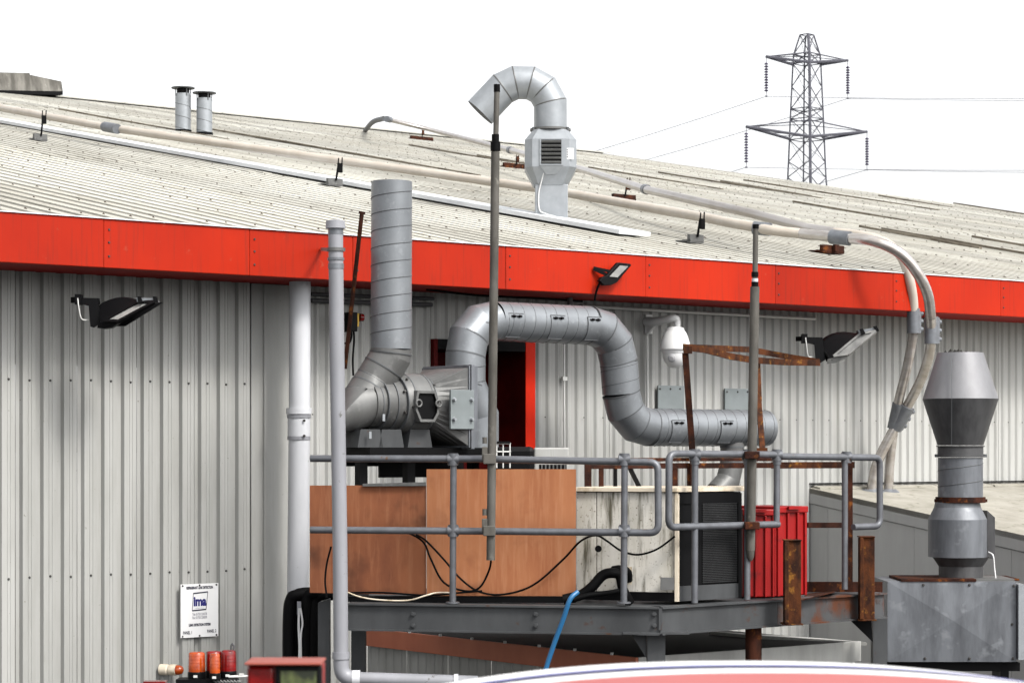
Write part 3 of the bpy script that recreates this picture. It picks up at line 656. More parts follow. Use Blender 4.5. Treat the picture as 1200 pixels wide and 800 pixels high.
mb = MB(); mb.tube(arc_fillet([P(399.7, 770, vpY), P(400, 793.5, vpY), P(418, 794.5, vpY)], 14*k, 8), 9.2*k, 20); mb.build('elbow', 'pvc_g', t)
mb = MB(); mb.tube([P(414, 794.2, vpY), P(560, 799, vpY)], 7.8*k, 20); mb.build('branch_pipe', 'pvc_g', t)
mb = MB(); mb.lathe(P(413, 794.2, vpY), [(9.6*k, 0), (9.6*k, 9*k)], 20, X); mb.build('coupler', 'pvc_w', t)
mb = MB(); mb.lathe(P(532, 798, vpY), [(9*k, 0), (9*k, 5*k)], 20, X); mb.build('coupler', 'pvc_w', t)
# sign
sp0, sp1 = PT(210.5, 747, WT-.045), PT(254.5, 682.5, WT-.045)
s0, s1, z0, z1 = S_of(sp0), S_of(sp1), sp0.z-EYE, sp1.z-EYE
sg = thing('wall_sign', 'white sign with a navy square logo and small print on the left wall', 'sign', sp0)
mb = MB(); mb.ubox((s0, WT-.066, z0), (s1, WT-.054, z1)); mb.build('sign_board', 'label', sg)
def text(txt, size, cx, cz, matn, name='lettering', bold=0, parent=sg, sx=1, shear=0):
    cu = bpy.data.curves.new('lettering', 'FONT'); cu.body = txt; cu.size = size; cu.align_x = 'CENTER'; cu.align_y = 'CENTER'; cu.offset = bold; cu.shear = shear; cu.resolution_u = 3
    ob = bpy.data.objects.new('lettering', cu); COL.objects.link(ob)
    dg = bpy.context.evaluated_depsgraph_get(); me = bpy.data.meshes.new_from_object(ob.evaluated_get(dg))
    bpy.data.objects.remove(ob); bpy.data.curves.remove(cu)
    me.transform(Matrix.Diagonal((sx, 1, 1, 1)))
    mw = Matrix((U, Z, -N)).transposed().to_4x4()
    me.transform(mw); me.materials.clear(); me.materials.append(M[matn])
    o = bpy.data.objects.new(name, me); COL.objects.link(o); o.parent = parent
    o.location = B(cx, WT-.0675, cz)-ORIG[parent.name]; ORIG[o.name] = ORIG[parent.name]; return o
W_, H_ = s1-s0, z1-z0; cx = (s0+s1)/2; fz = lambda f: z1-H_*f
text('REFRIGERANT LEAK DETECTION', .034, cx, fz(.075), 'inkb', bold=.002, sx=W_*.82/.58)
text('ima', .118, cx+.002, fz(.335), 'ink', bold=.006, sx=.80, shear=0)
mb = MB()
lx0, lx1, lz0, lz1 = cx-W_*.2, cx+W_*.2, fz(.50), fz(.165)
cs = [B(lx0, WT-.068, lz0), B(lx1-.012, WT-.068, lz0+.008), B(lx1+.006, WT-.068, lz1+.004), B(lx0+.012, WT-.068, lz1-.006)]
for a, b, th in zip(cs, cs[1:]+cs[:1], (.009, .004, .009, .004)): mb.bar(a, b, .001, th*1.3, Z)
mb.build('logo_frame', 'inkb', sg)
text('refrigeration', .018, cx, fz(.455), 'inkg')
text('Tel: 01733 230378', .033, cx, fz(.57), 'inkg', bold=.001, sx=.62*W_*.45/.18)
text('Fax: 01733 230379', .033, cx, fz(.635), 'inkg', bold=.001, sx=.62*W_*.45/.18)
text('LEAK DETECTION SYSTEM', .032, cx, fz(.77), 'inkb', bold=.002, sx=W_*.66/.43)
text('PANEL 1', .040, s0+W_*.18, fz(.91), 'inkb', bold=.0012, sx=.66)
text('PANEL 2', .040, s1-W_*.18, fz(.90), 'inkb', bold=.0012, sx=.66)
for fx in (.05, .5, .95):
    for f in (.03, .975):
        mb = MB(); mb.lathe(B(s0+W_*fx, WT-.066, fz(f)), [(.010, 0), (.007, .006)], 8, -N); mb.build('screw', 'screw', sg)
# wall sounder beacon
c = PT(188, 784, WT-.03); ax = -N*.8+U*.6
k = pm(c.y)
t = thing('wall_beacon', 'white wall sounder with an orange lens below the sign', 'beacon', c)
mb = MB(); mb.lathe(c, [(6.6*k, 0), (6.6*k, .07), (5.6*k, .08), (5.8*k, .09), (6.6*k, .10), (6.6*k, .16)], 20, ax); mb.build('base', 'ac_trim', t)
mb = MB(); mb.lathe(c+ax.normalized()*.161, [(5.8*k, 0), (5.8*k, .03), (4.2*k, .055), (1.5*k, .065)], 20, ax, sharp=False); mb.build('lens', 'amber', t)

# ================================================================== DUCTWORK ON THE PLATFORM
fy = 20.1; k = pm(fy); D_ = lambda px, py, d=0: P(px, py, fy)+YY*d
# fan unit: its axis runs parallel to the wall
C0 = P(490, 474, 20.2)
fan = thing('extract_fan', 'grey axial fan with hexagonal terminal opening and square transition box', 'fan', V((C0.x, C0.y, P(490, 530, 20.2).z)))
FS = lambda s_, n_=0, z_=0: C0+U*s_-N*n_+Z*z_           # along the axis, towards the camera side, up
k = pm(20.2)
mb = MB(); mb.lathe(FS(-.56), [(.205, 0), (.205, .10), (.225, .105), (.225, .20)], 32, U); mb.build('inlet_spigot', 'galv_dull', fan)
mb = MB(); mb.lathe(FS(-.362), [(.232, 0), (.232, .09), (.258, .095), (.27, .15), (.272, .36), (.262, .375), (.25, .40)], 36, U); mb.build('fan_casing', 'galv_dull', fan)
for q, rr in ((-.50, .209), (-.455, .229), (-.36, .235), (-.275, .262), (-.20, .274), (-.02, .275), (.025, .262)):
    mb = MB(); ring_band(mb, FS(q), U, rr, .010, 36); mb.build('seam_ring', 'seam', fan)
for q, an, rr in ((-.30, -.3, .236), (-.30, .45, .236), (-.30, 1.1, .236), (-.24, -.1, .262), (-.24, .9, .262), (.03, .7, .25)):
    o_ = -N*math.cos(an)+Z*math.sin(an)
    mb = MB(); mb.lathe(FS(q)+o_*rr, [(.012, 0), (.012, .022)], 6, o_); mb.build('bolt', 'screw', fan)
# hexagonal terminal opening on the camera side
hex_ = ((-.085, .112), (.075, .112), (.105, .03), (.105, -.05), (.065, -.112), (-.06, -.112), (-.10, -.03), (-.10, .05))
hexp = lambda f, n_: [FS(-.115+i*f, n_, -.02+j*f) for i, j in hex_]
n = 8
mb = MB(); mb.add(hexp(1.0, .30)+hexp(1.2, .30)+hexp(1.2, .20), [(i, (i+1) % n, n+(i+1) % n, n+i) for i in range(n)]+[(n+i, n+(i+1) % n, 2*n+(i+1) % n, 2*n+i) for i in range(n)]); mb.build('terminal_frame', 'galv_dull', fan)
mb = MB(); mb.add(hexp(1.0, .2995)+hexp(.95, .277), [(i, n+i, n+(i+1) % n, (i+1) % n) for i in range(n)]+[tuple(range(n, 2*n))]); mb.build('terminal_recess', 'black', fan)
for q in (-.215, -.005):
    mb = MB(); mb.tube([FS(q+.03*math.cos(a*.628), .315, .005+.03*math.sin(a*.628)) for a in range(11)], .008, 6, caps=False); mb.build('lifting_eye', 'galv_dull', fan)
# transition from round to square, flange behind it
n = 40; sq_ = .345
def sqp(i):
    a = 2*math.pi*i/n; c_, s_ = math.cos(a), math.sin(a); m_ = max(abs(c_), abs(s_)); return FS(.30, s_*sq_/m_, c_*sq_/m_-.02)
mb = MB(); mb.add([FS(.035, .25*math.sin(2*math.pi*i/n), .25*math.cos(2*math.pi*i/n)) for i in range(n)]+[sqp(i) for i in range(n)], [(i, n+i, n+(i+1) % n, (i+1) % n) for i in range(n)]); mb.build('square_transition', 'galv_dull', fan)
for a_, b_, h_ in ((.292, .306, .356), (.31, .345, .368), (.35, .385, .358)):
    mb = MB(); mb.box(FS((a_+b_)/2, 0, -.02), U*(b_-a_)/2, N*h_, Z*h_); mb.build('flange', 'galv_blue', fan, bevel=.003)
mb = MB(); mb.box(FS(.205, .365, -.045), U*.125, N*.012, Z*.17); hp_ = mb.build('access_hatch', 'plate', fan, bevel=.003)
for q in (.11, .30):
    for z_ in (.04, -.13):
        mb = MB(); mb.lathe(FS(q, .377, z_), [(.02, 0), (.012, .03)], 8, -N); mb.build('wing_nut', 'galv_light', hp_)
for q in (-.40, -.10, -.62):
    mb = MB(); mb.prism([FS(q-.10, .17, -.22), FS(q+.10, .17, -.22), FS(q+.13, .17, -.375), FS(q-.13, .17, -.375)], N*.34); mb.build('mounting_foot', 'steel', fan)
mb = MB(); mb.box(FS(0, 0, -.41), U*.66, N*.22, Z*.033); mb.build('base_frame', 'black', fan)
mb = MB(); mb.box(FS(.05, -.36, -.35), U*.62, N*.012, Z*.19); mb.build('shade_panel', 'black', fan)  # black panel added behind the feet to stand in for shade
mb = MB(); mb.box(FS(.25, -.30, -.50), U*.46, N*.012, Z*.14); mb.build('shade_panel', 'black', fan)  # second added black panel, shade below the fan base
for q in (-.6, -.1, .6):
    a_ = FS(q); mb = MB(); z1_ = a_.z-.445; mb.box(V((a_.x, a_.y, (z1_+EYE-1.22)/2)), U*.04, N*.04, Z*(z1_-(EYE-1.22))/2); mb.build('base_leg', 'black', fan)
for q, z_ in ((-.52, -.12), (-.66, -.27)):
    mb = MB(); mb.box(FS(q, .225, z_), U*.012, N*.004, Z*.03); mb.build('tag', 'galv_light', fan)
# tall discharge duct
y = 19.98; D_ = lambda px, py, d=0: P(px, py, y)+YY*d; k = pm(y)
t = thing('discharge_duct', 'tall spiral duct standing up past the eave with a gored elbow to the fan', 'duct', D_(430, 500))
r = 24*k
top = D_(459, 213); j0 = D_(458.3, 409)
mb = MB(); mb.tube([j0, top], r, 32, caps=False); mb.build('straight_duct', 'galv', t)
mb = MB(); mb.lathe(top-Z*.02, [(r*.985, 0), (r*.98, .012)], 32); mb.build('duct_mouth', 'black', t)
mb = MB(); mb.tube(helix(j0+Z*.05, top, r, 19.8*k, 28, hand=1), .0052, 4); mb.build('spiral_seam', 'seam', t)
el = [j0, D_(457.3, 418), D_(440, 447, -.02), D_(425.5, 470, -.10), FS(-.60, 0, -.015), FS(-.54, 0, 0)]
mb = MB(); mb.tube(el, [r, r, r*1.02, r*1.04, r*1.06, r*1.08], 32, sharp=True, caps=False); mb.build('elbow', 'galv_dull', t)
for a_, b_, f in ((0, 1, .5), (1, 2, .45), (1, 2, .95), (2, 3, .45), (2, 3, .95)):
    p = el[a_].lerp(el[b_], f); dd = (el[b_]-el[a_]).normalized(); mb = MB(); ring_band(mb, p, dd, r*1.045, .010, 32); mb.build('seam_ring', 'seam', t)
# long spiral duct along the wall
R2 = .192; T2 = -.12
H_ = lambda px, py: PT(px, py, T2)
hz = H_(650, 379.5); z_hi = hz.z; zl = H_(820, 501).z
cornA = H_(548, 378); cornA.z = z_hi
cornB = H_(722, 382); cornB.z = z_hi
cornC = H_(731, 490); cornC.z = zl
endp = H_(897, 501); endp.z = zl
t = thing('spiral_duct', 'long spiral duct stepping down along the wall with two gored bends', 'duct', V((cornA.x, cornA.y, H_(548, 500).z)))
def gore(a, b, c, rad, n=3):
    """mitred bend from a to c about corner b"""
    p = b+(a-b).normalized()*rad; q = b+(c-b).normalized()*rad; d1 = (b-a).normalized(); out = [p]
    d2 = (c-b).normalized()
    cen = p+d2*rad
    for i in range(1, n+1):
        an = (i-.5)/n*math.pi/2; out.append(cen-d2*rad*math.cos(an)*1.0+d1*rad*math.sin(an)) if False else None
    for i in range(1, n):
        an = i/n*math.pi/2; out.append(cen+(-d2*math.cos(an)+d1*math.sin(an))*rad*1.03)
    return out+[q]
def band_path(mb, pts, r_, w_=.013):
    for i, p in enumerate(pts):
        dd = (pts[min(i+1, len(pts)-1)]-pts[max(i-1, 0)]).normalized(); ring_band(mb, p, dd, r_*1.02, w_, 32)
low0 = V((cornA.x-.02, cornA.y-.05, z_hi-.62)); low1 = low0+U*.16-Z*.30; low2 = low1-Z*.4+U*.0
bA = gore(low0, V((cornA.x-.02, cornA.y-.03, z_hi)), cornB, .34, 3)
bB = gore(cornA, cornB, cornC, .36, 3); bC = gore(cornB, cornC, endp, .34, 3)
mb = MB(); mb.tube([low2, low1, low0]+bA, R2, 32, sharp=True, caps=False); mb.build('left_bend', 'galv', t)
mb = MB(); mb.tube([bA[-1], bB[0]], R2, 32, caps=False); mb.build('upper_run', 'galv', t)
mb = MB(); mb.tube(bB, R2, 32, sharp=True, caps=False); mb.build('middle_bend', 'galv', t)
mb = MB(); mb.tube([bB[-1], bC[0]], R2, 32, caps=False); mb.build('drop_run', 'galv', t)
mb = MB(); mb.tube(bC, R2, 32, sharp=True, caps=False); mb.build('lower_bend', 'galv', t)
mb = MB(); mb.tube([bC[-1], endp], R2, 32); mb.build('lower_run', 'galv', t)
mb = MB(); band_path(mb, bA[:-1]+[low0], R2); band_path(mb, bB, R2); band_path(mb, bC, R2); mb.build('seam_ring', 'seam', t)
for a_, b_ in ((bA[-1], bB[0]), (bC[-1], endp)):
    mb = MB(); mb.tube(helix(a_, b_, R2, .135, 24, hand=-1), .0035, 4); mb.build('spiral_seam', 'seam', t)
mb = MB(); mb.tube(helix(low0-Z*.1, low0+Z*.25, R2, .14, 24, hand=1), .004, 4); mb.tube(helix(bC[0], bB[-1], R2, .15, 24, hand=1), .004, 4); mb.build('spiral_seam', 'seam', t)
# inspection hatches along the duct
def hatch(p, parent):
    nd = (-N*.95+Z*.1).normalized(); 
    hb = MB(); vs = []; hw, hh = .09, .12
    for i in range(5):
        a = -.25-.62+i*.31
        for sx in (-1, 1): vs.append(p+U*sx*hw+(-N*math.cos(a)+Z*math.sin(a))*(R2+.008))
    hb.add(vs, [(2*i, 2*i+1, 2*i+3, 2*i+2) for i in range(4)], True); o = hb.build('inspection_hatch', 'galv', parent)
    hb = MB()
    for i in (0, 4):
        a = -.25-.62+i*.31; hb.bar(p-U*hw+(-N*math.cos(a)+Z*math.sin(a))*(R2+.01), p+U*hw+(-N*math.cos(a)+Z*math.sin(a))*(R2+.01), .006, .006)
    hb.tube([vs[0], vs[2], vs[4], vs[6], vs[8]], .005, 4); hb.build('hatch_edge', 'seam', o)
    for sx in (-.035, .035):
        hb = MB(); c_ = p+U*sx+(-N*.97+Z*.22)*(R2+.012); hb.bar(c_-U*.028, c_+U*.028, .016, .016); hb.lathe(c_, [(.016, 0), (.010, .022)], 6, -N); hb.build('wing_nut', 'black', o)
for px in (591, 640, 683): p = H_(px, 380); p.z = z_hi; hatch(p, t)
for px in (781, 838, 872): p = H_(px, 500); p.z = zl; hatch(p, t)
# drop branch into the chiller
bp = H_(858, 505); bp.z = zl
t = thing('branch_duct', 'short grey duct dropping from the lower spiral run to the chiller', 'duct', bp-Z*.7)
mb = MB(); mb.tube([bp-Z*.15, bp-Z*.36, bp-Z*.55-U*.06, bp-Z*.68-U*.22], .125, 24, sharp=True); mb.build('duct', 'galv_dull', t)
for q_, h_ in ((.36, .012), (.20, .02)):
    mb = MB(); ring_band(mb, bp-Z*q_, Z, .13, h_); mb.build('seam_ring', 'seam', t)

# ================================================================== PLATFORM
A_ = P(363, 703, 18.55); K_ = P(773, 711, 18.0); R_ = P(1036, 694, 19.84)
zd = EYE+zdeck
for p in (A_, K_, R_): p.z = zd
plat = thing('steel_platform', 'raised steel plant platform with grey channel edge on stub columns', 'platform', V((K_.x, K_.y, 0)))
backA = A_.lerp(K_, .115)+YY*1.9; backR = R_+N*2.2
mb = MB(); mb.prism([A_.lerp(K_, .115)+YY*.1-Z*.03, K_+YY*.1-Z*.03, R_+N*.1-Z*.03, backR-Z*.03, backA-Z*.03][::-1], Z*.022); mb.build('deck_plate', 'steel', plat)
bh = .205
def channel(a, b, m, nm='edge_beam'):
    d = (b-a).normalized(); o = V((d.y, -d.x, 0))       # outward
    mb = MB(); L = b-a
    mb.prism([a, a+o*.0-Z*bh, a-o*.012-Z*bh, a-o*.012], L)
    mb.prism([a+o*.03+Z*.001, a+o*.03-Z*.014, a-o*.10-Z*.014, a-o*.10+Z*.001], L)
    mb.prism([a+o*.03-Z*(bh+.014), a+o*.03-Z*bh, a-o*.10-Z*bh, a-o*.10-Z*(bh+.014)], L)
    return mb.build(nm, m, plat)
A2 = A_.lerp(K_, .11)
b1 = channel(A2, K_-(K_-A_).normalized()*.002, 'steel')
M2 = K_.lerp(R_, .50)
b2 = channel(K_+(R_-K_).normalized()*.004, M2, 'steel'); b3 = channel(M2+(R_-K_).normalized()*.003, R_, 'steel_r')
for bm, xs, a, b in ((b1, (487, 631), A_, K_), (b2, (768, 768), A_, K_)):
    pass
for px in (487, 631, 767):
    for py in (719, 732.5):
        f = (px-363)/(773-363); c_ = A_.lerp(K_, f); o = V(((K_-A_).normalized().y, -(K_-A_).normalized().x, 0))
        mb = MB(); mb.lathe(V((c_.x, c_.y, P(px, py, c_.y).z)), [(.020, 0), (.020, .016), (.012, .017), (.012, .026)], 6, o); mb.build('bolt', 'steel', plat)
mb = MB(); mb.prism([P(772, 712, 17.985), P(776, 712.5, 17.985), P(776, 738, 17.985), P(772, 738, 17.985)], YY*.05); mb.build('corner_plate', 'steel', plat)
# columns
def column(px, y, w_, m, top, gl=None, rnd=False):
    c_ = P(px, 700, y); mb = MB()
    if rnd: mb.lathe(V((c_.x, c_.y, 0)), [(w_/2, 0), (w_/2, top)], 20)
    else: mb.box(V((c_.x, c_.y, top/2)), X*w_/2, YY*.02, Z*top/2); mb.box(V((c_.x-w_/2+.008, c_.y+.07, top/2)), X*.008, YY*.05, Z*top/2); mb.box(V((c_.x+w_/2-.008, c_.y+.07, top/2)), X*.008, YY*.05, Z*top/2)
    return mb.build('column', m, plat)
zt = zd-bh-.016
column(769, 18.12, .14, 'steel', zt); column(883, 18.9, .135, 'rust', zt, rnd=True); column(1031, 19.95, .12, 'steel', zt); column(420, 19.3, .12, 'steel', zt)
mb = MB(); mb.prism([P(739, 741, 18.14), P(757.5, 741, 18.14), P(757.5, 771, 18.14)], YY*.012); mb.build('gusset', 'steel', plat)
mb = MB(); mb.prism([P(996, 726, 19.9), P(1021, 726, 19.9), P(1023, 752, 19.9)], YY*.012); mb.build('gusset', 'black', plat)
mb = MB(); mb.box(P(768, 740.5, 18.1), X*.26, YY*.1, Z*.008); mb.build('bearing_plate', 'steel', plat)
# rusty buffer stubs and flanges
def stub(x0, x1, y0, y1, d):
    c_ = P((x0+x1)/2, (y0+y1)/2, d); k_ = pm(d); mb = MB()
    mb.box(c_+X*(x1-x0)*k_*.12, X*(x1-x0)*k_*.38, YY*.05, Z*(y1-y0)*k_/2); mb.box(c_-X*(x1-x0)*k_*.38-YY*.03, X*(x1-x0)*k_*.12, YY*.06, Z*(y1-y0)*k_/2-Z*.004)
    mb.box(c_+Z*((y1-y0)*k_/2+.004), X*(x1-x0)*k_*.52, YY*.07, Z*.005)
    mb.box(c_-Z*((y1-y0)*k_/2+.004)+YY*.03, X*(x1-x0)*k_*.6, YY*.11, Z*.006)
    mb.build('buffer_post', 'rust_l', plat, bevel=.004)
stub(918, 938, 633, 730, 18.75); stub(1006, 1024, 629, 725, 19.55)
mb = MB(); mb.prism([P(941, 703, 19.0), P(977, 694, 19.3), P(980, 693, 19.9), P(944, 696, 19.9)], Z*.008); mb.build('bent_plate', 'rust', plat)
mb = MB(); mb.box(P(988, 688, 20.1), X*.34, YY*.03, Z*.05); mb.build('kick_plate', 'rust', plat)
mb = MB(); mb.prism([P(893, 712, 18.85), P(893, 735, 18.85), P(887, 737, 18.85), P(876, 735, 18.85), P(876, 712, 18.85)], YY*.05); mb.build('rusted_cover', 'rust', plat)

# ---- guard rails
def rail_tube(mb, pts, r=.0285, fil=.07): mb.tube(arc_fillet(pts, fil, 6) if len(pts) > 2 else pts, r, 12)
def knuckle(mb, c): 
    mb.lathe(c-Z*.048, [(.04, 0), (.04, .096)], 12); mb.lathe(c-X*.045, [(.04, 0), (.04, .09)], 12, X)
gl = thing('guard_rail', 'left galvanised handrail along the plywood with a looped right end', 'railing', P(531, 706, 18.2), 'platform guard rails')
lr = lambda px, py: P(px, py, A_.lerp(K_, max(0, min(1, (px-363)/410))).y+.04)
mb = MB(); rail_tube(mb, [lr(364, 537), lr(560, 537.5), lr(771, 541.5), lr(771.5, 624), lr(560, 622), lr(364, 620.5)]); mb.build('rail_loop', 'rail', gl)
for px in (531, 731.5):
    mb = MB(); mb.tube([lr(px+.5, 537), lr(px-.5, 706)], .0265, 12); mb.build('post', 'rail', gl)
    for q_ in (538, 621.5):
        mb = MB(); knuckle(mb, lr(px, q_)); mb.build('fitting', 'rail', gl)
    mb = MB(); mb.lathe(lr(px-.5, 706.5), [(.055, 0), (.055, .012)], 12); mb.build('foot', 'rail', gl)
gr = thing('guard_rail', 'right galvanised handrail loop in front of the black coil and red bins', 'railing', P(876, 702, 18.5), 'platform guard rails')
rr_ = lambda px, py: P(px, py, K_.lerp(R_, max(0, min(1, (px-773)/263))).y+.03)
mb = MB(); rail_tube(mb, [rr_(912, 532.5), rr_(784, 531.5), rr_(783.5, 617.5), rr_(912, 614)]); rail_tube(mb, [rr_(912, 534.5), rr_(1031, 536), rr_(1031, 616), rr_(1000, 617.2)]); mb.build('rail_loop', 'rail', gr)
for px, yb in ((814.5, 706), (876, 702), (910.5, 612), ):
    mb = MB(); mb.tube([rr_(px, 531), rr_(px-.5, yb)], .0265, 12); mb.build('post', 'rail', gr)
    mb = MB(); knuckle(mb, rr_(px, 533)); mb.build('fitting', 'rail', gr)
    mb = MB(); mb.lathe(rr_(px, 544), [(.034, 0), (.034, .06)], 12); mb.build('collar', 'rail', gr)
mb = MB(); mb.tube([rr_(990, 536), rr_(990, 690)], .0265, 12); mb.build('post', 'rail', gr)
mb = MB(); knuckle(mb, rr_(992, 535.5)); mb.build('fitting', 'rail', gr)
# rusty inner frame
rf = thing('rusty_rail_frame', 'rusty angle iron frame behind the right handrail', 'railing', P(994, 692, 19.95))
y2 = lambda px: 19.2+(px-773)/263*.75
rfp = lambda px, py: P(px, py, y2(px))
mb = MB(); mb.bar(rfp(905, 545), rfp(1000, 544.5), .05, .055); mb.build('top_bar', 'rust_l', rf)
mb = MB(); mb.bar(rfp(668, 538.5), rfp(905, 538), .03, .03); mb.bar(rfp(690, 546), rfp(905, 545), .05, .045); mb.build('top_bar', 'rust', rf)
mb = MB(); mb.bar(rfp(946, 615), rfp(990, 615), .04, .045); mb.build('middle_bar', 'rust', rf)
for px, y0, y1, w_ in ((994.5, 541, 692, .075), (911, 540, 690, .05), (689, 542, 700, .07), (704.5, 542, 700, .05), (791, 545, 700, .055), (721, 545, 690, .04), (808, 548, 700, .05)):
    mb = MB(); mb.bar(rfp(px, y0), rfp(px, y1), w_, w_*.8, X); mb.build('upright', 'rust' if px > 760 or px < 715 else 'black', rf)
mb = MB(); mb.bar(rfp(738, 548), rfp(751, 574), .03, .03); mb.build('brace', 'black', rf)
# rusty hoop on two legs
hoop = thing('rusty_hoop', 'bent rusty flat bar hoop on two leaning legs below the dome camera', 'frame', P(810, 700, 19.2))
hy0, hy1 = 19.0, 20.9
f1 = [P(801, 406.5, 19.0), P(826, 409.5, 19.25), P(856, 417.5, 19.6), P(884, 422, 20.0), P(920, 424.3, 20.4), P(960, 425, 20.8)]
f2 = [P(804, 406.8, 19.1), P(840, 408, 19.9), P(879, 409.5, 20.7), P(900, 413.5, 20.9), P(930, 419, 20.9), P(959, 423.5, 20.85)]
def flatbar(mb, pts, h, w_):
    for a, b in zip(pts[:-1], pts[1:]): mb.bar(a, b+(b-a).normalized()*.006, w_, h)
mb = MB(); flatbar(mb, f1, .055, .014); mb.box(P(806, 410, 19.02), X*.035, YY*.02, Z*.03); mb.build('near_bar', 'rust_l', hoop)
mb = MB(); flatbar(mb, f2, .052, .014); mb.build('far_bar', 'rust_l', hoop)
mb = MB(); mb.bar(P(803, 414, 19.05), P(812.5, 545, 19.25), .06, .05, X); mb.bar(P(812.5, 545, 19.25), P(813, 700, 19.3), .055, .05, X); mb.build('leg', 'rust', hoop)
mb = MB(); mb.bar(P(887, 423, 20.2), P(889, 470, 19.9), .03, .055, X); mb.bar(P(889, 468, 19.9), P(893.5, 528, 19.3), .04, .045, X); mb.box(P(892, 528, 19.2), X*.05, YY*.03, Z*.025); mb.build('leg', 'rust_l', hoop)

# ---- tall poles
t = thing('scaffold_pole', 'taller slim pole with black top crossing the eave in front of the gooseneck', 'pole', P(574.5, 655, 18.16), 'tube poles clamped to the handrails')
y = 18.17
mb = MB(); mb.tube([P(575, 656, y), P(578, 400, y), P(580.5, 178, y)], .034, 12); mb.build('lower_tube', 'pole', t)
mb = MB(); mb.tube([P(580.6, 180, y), P(582.3, 108, y)], .022, 12); mb.build('upper_tube', 'pole', t)
mb = MB(); mb.lathe(P(580.6, 177, y), [(.039, 0), (.039, .07), (.03, .075), (.03, .13)], 12); mb.build('reducer', 'rubber', t)
mb = MB(); mb.lathe(P(582.3, 108, y), [(.025, 0), (.025, .06)], 12); mb.build('cap', 'rubber', t)
for py in (537.5, 621.5):
    mb = MB(); mb.box(P(573.5, py, y-.01), X*.048, YY*.045, Z*.04); mb.box(P(568, py-6, y), X*.022, YY*.025, Z*.055); mb.lathe(P(568, py-18, y), [(.02, 0), (.02, .05)], 8); mb.build('coupler', 'pole', t, bevel=.006)
y = 18.72
t = thing('scaffold_pole', 'shorter thick pole with two black bands right of the dome camera', 'pole', P(879, 655, y), 'tube poles clamped to the handrails')
mb = MB(); mb.tube([P(879.2, 645, y), P(883.2, 420, y), P(884.6, 336, y)], .038, 12); mb.lathe(P(879.2, 657, y), [(.012, 0), (.03, .03), (.036, .085)], 12, sharp=False); mb.build('lower_tube', 'pole', t)
mb = MB(); mb.tube([P(884.6, 338, y), P(885.6, 268, y)], .022, 12); mb.build('upper_tube', 'pole', t)
for py in (336, 324.5):
    mb = MB(); mb.lathe(P(884.7, py, y), [(.029, 0), (.029, .04)], 12); mb.build('band', 'rubber', t)
mb = MB(); mb.lathe(P(884.7, 331.5, y), [(.026, 0), (.026, .035)], 12); mb.build('band', 'pvc_w', t)
mb = MB(); mb.lathe(P(885.6, 268, y), [(.026, 0), (.026, .035)], 12); mb.build('cap', 'rubber', t)
for py in (533, 615.5):
    mb = MB(); mb.box(P(881, py, y-.05), X*.06, YY*.05, Z*.03); mb.build('coupler', 'rust', t, bevel=.006)

# ---- plywood sheets
py_ = lambda px, py, d=.36: P(px, py, A_.lerp(K_, (px-363)/410).y+d)
mb = MB(); mb.prism([py_(363, 568.5), py_(499.3, 568.5), py_(499.3, 697), py_(363, 694)], YY*.018)
mb.build('plywood_sheet', 'ply_d', None, 'lower darker plywood sheet behind the left handrail beside the vent pipe', 'plywood sheet', 'plywood screens behind the handrail')
mb = MB(); mb.prism([py_(499.9, 549.5, .345), py_(675, 549.5, .345), py_(675, 698, .345), py_(499.9, 697.5, .345)], YY*.018)
mb.build('plywood_sheet', 'ply', None, 'taller orange plywood sheet between the posts beside the stained cabinet', 'plywood sheet', 'plywood screens behind the handrail')
mb = MB(); mb.prism([py_(425, 566.6, .33), py_(499, 564.6, .33), py_(499, 569, .33), py_(425, 569.5, .33)], YY*.05)
mb.build('edge_strip', 'galv_dull', None, 'thin metal strip along the top of the lower plywood sheet', 'metal strip')
# dark sill under the sheets
mb = MB(); mb.prism([py_(408, 698, .30), py_(675, 698.5, .30), py_(675, 706, .30), py_(408, 705, .30)], YY*.08); mb.build('sill_timber', 'black', None, 'black sill timber under the plywood sheets on the platform', 'timber')

# ---- chiller cabinet: white stained front, black coil side
ck = P(791, 706, 18.38); cl = P(675, 706, 18.62); cr = P(868, 703, 18.86)
hc = 133*pm(18.4)
ch = thing('chiller_cabinet', 'stained white chiller cabinet with a black condenser coil on its right side', 'chiller', ck)
df = (cl-ck); df.z = 0; dr = (cr-ck); dr.z = 0
ck.z = zd+.02
dn = V((df.y, -df.x, 0)).normalized()
if dn.y > 0: dn = -dn
# white panels (three sheets with dark joints)
cuts = [0, .79, 1.0]
cb = ck+Z*.07
names = []
for a, b in zip(cuts[:-1], cuts[1:]):
    mb = MB(); p, q = cb+df*(a+.004), cb+df*(b-.004)
    mb.prism([p, q, q+Z*(hc-.11), p+Z*(hc-.11)], -dn*.03); names.append(mb.build('front_panel', 'ac', ch, bevel=.003))
mb = MB(); mb.prism([ck+df*.0-dn*.012, ck+df-dn*.012, ck+df-dn*.012+Z*(hc-.03), ck-dn*.012+Z*(hc-.03)], -dn*.015); mb.build('inner_case', 'black', ch)
mb = MB(); mb.prism([ck+dn*.005, ck+df+dn*.005, ck+df+dn*.005+Z*.068, ck+dn*.005+Z*.068], -dn*.02); mb.build('base_rail', 'black', ch)
mb = MB()
tp = ck+Z*(hc-.035); e_ = dn*.03
mb.prism([tp+e_-df*.03+dr*(-.0), tp+df*1.0+e_, tp+df*1.0-dn*.9, tp+dr*1.0-dn*.6+e_*0, tp+dr*1.02+e_][::-1], Z*.035); mb.build('top_panel', 'ac_trim', ch, bevel=.004)
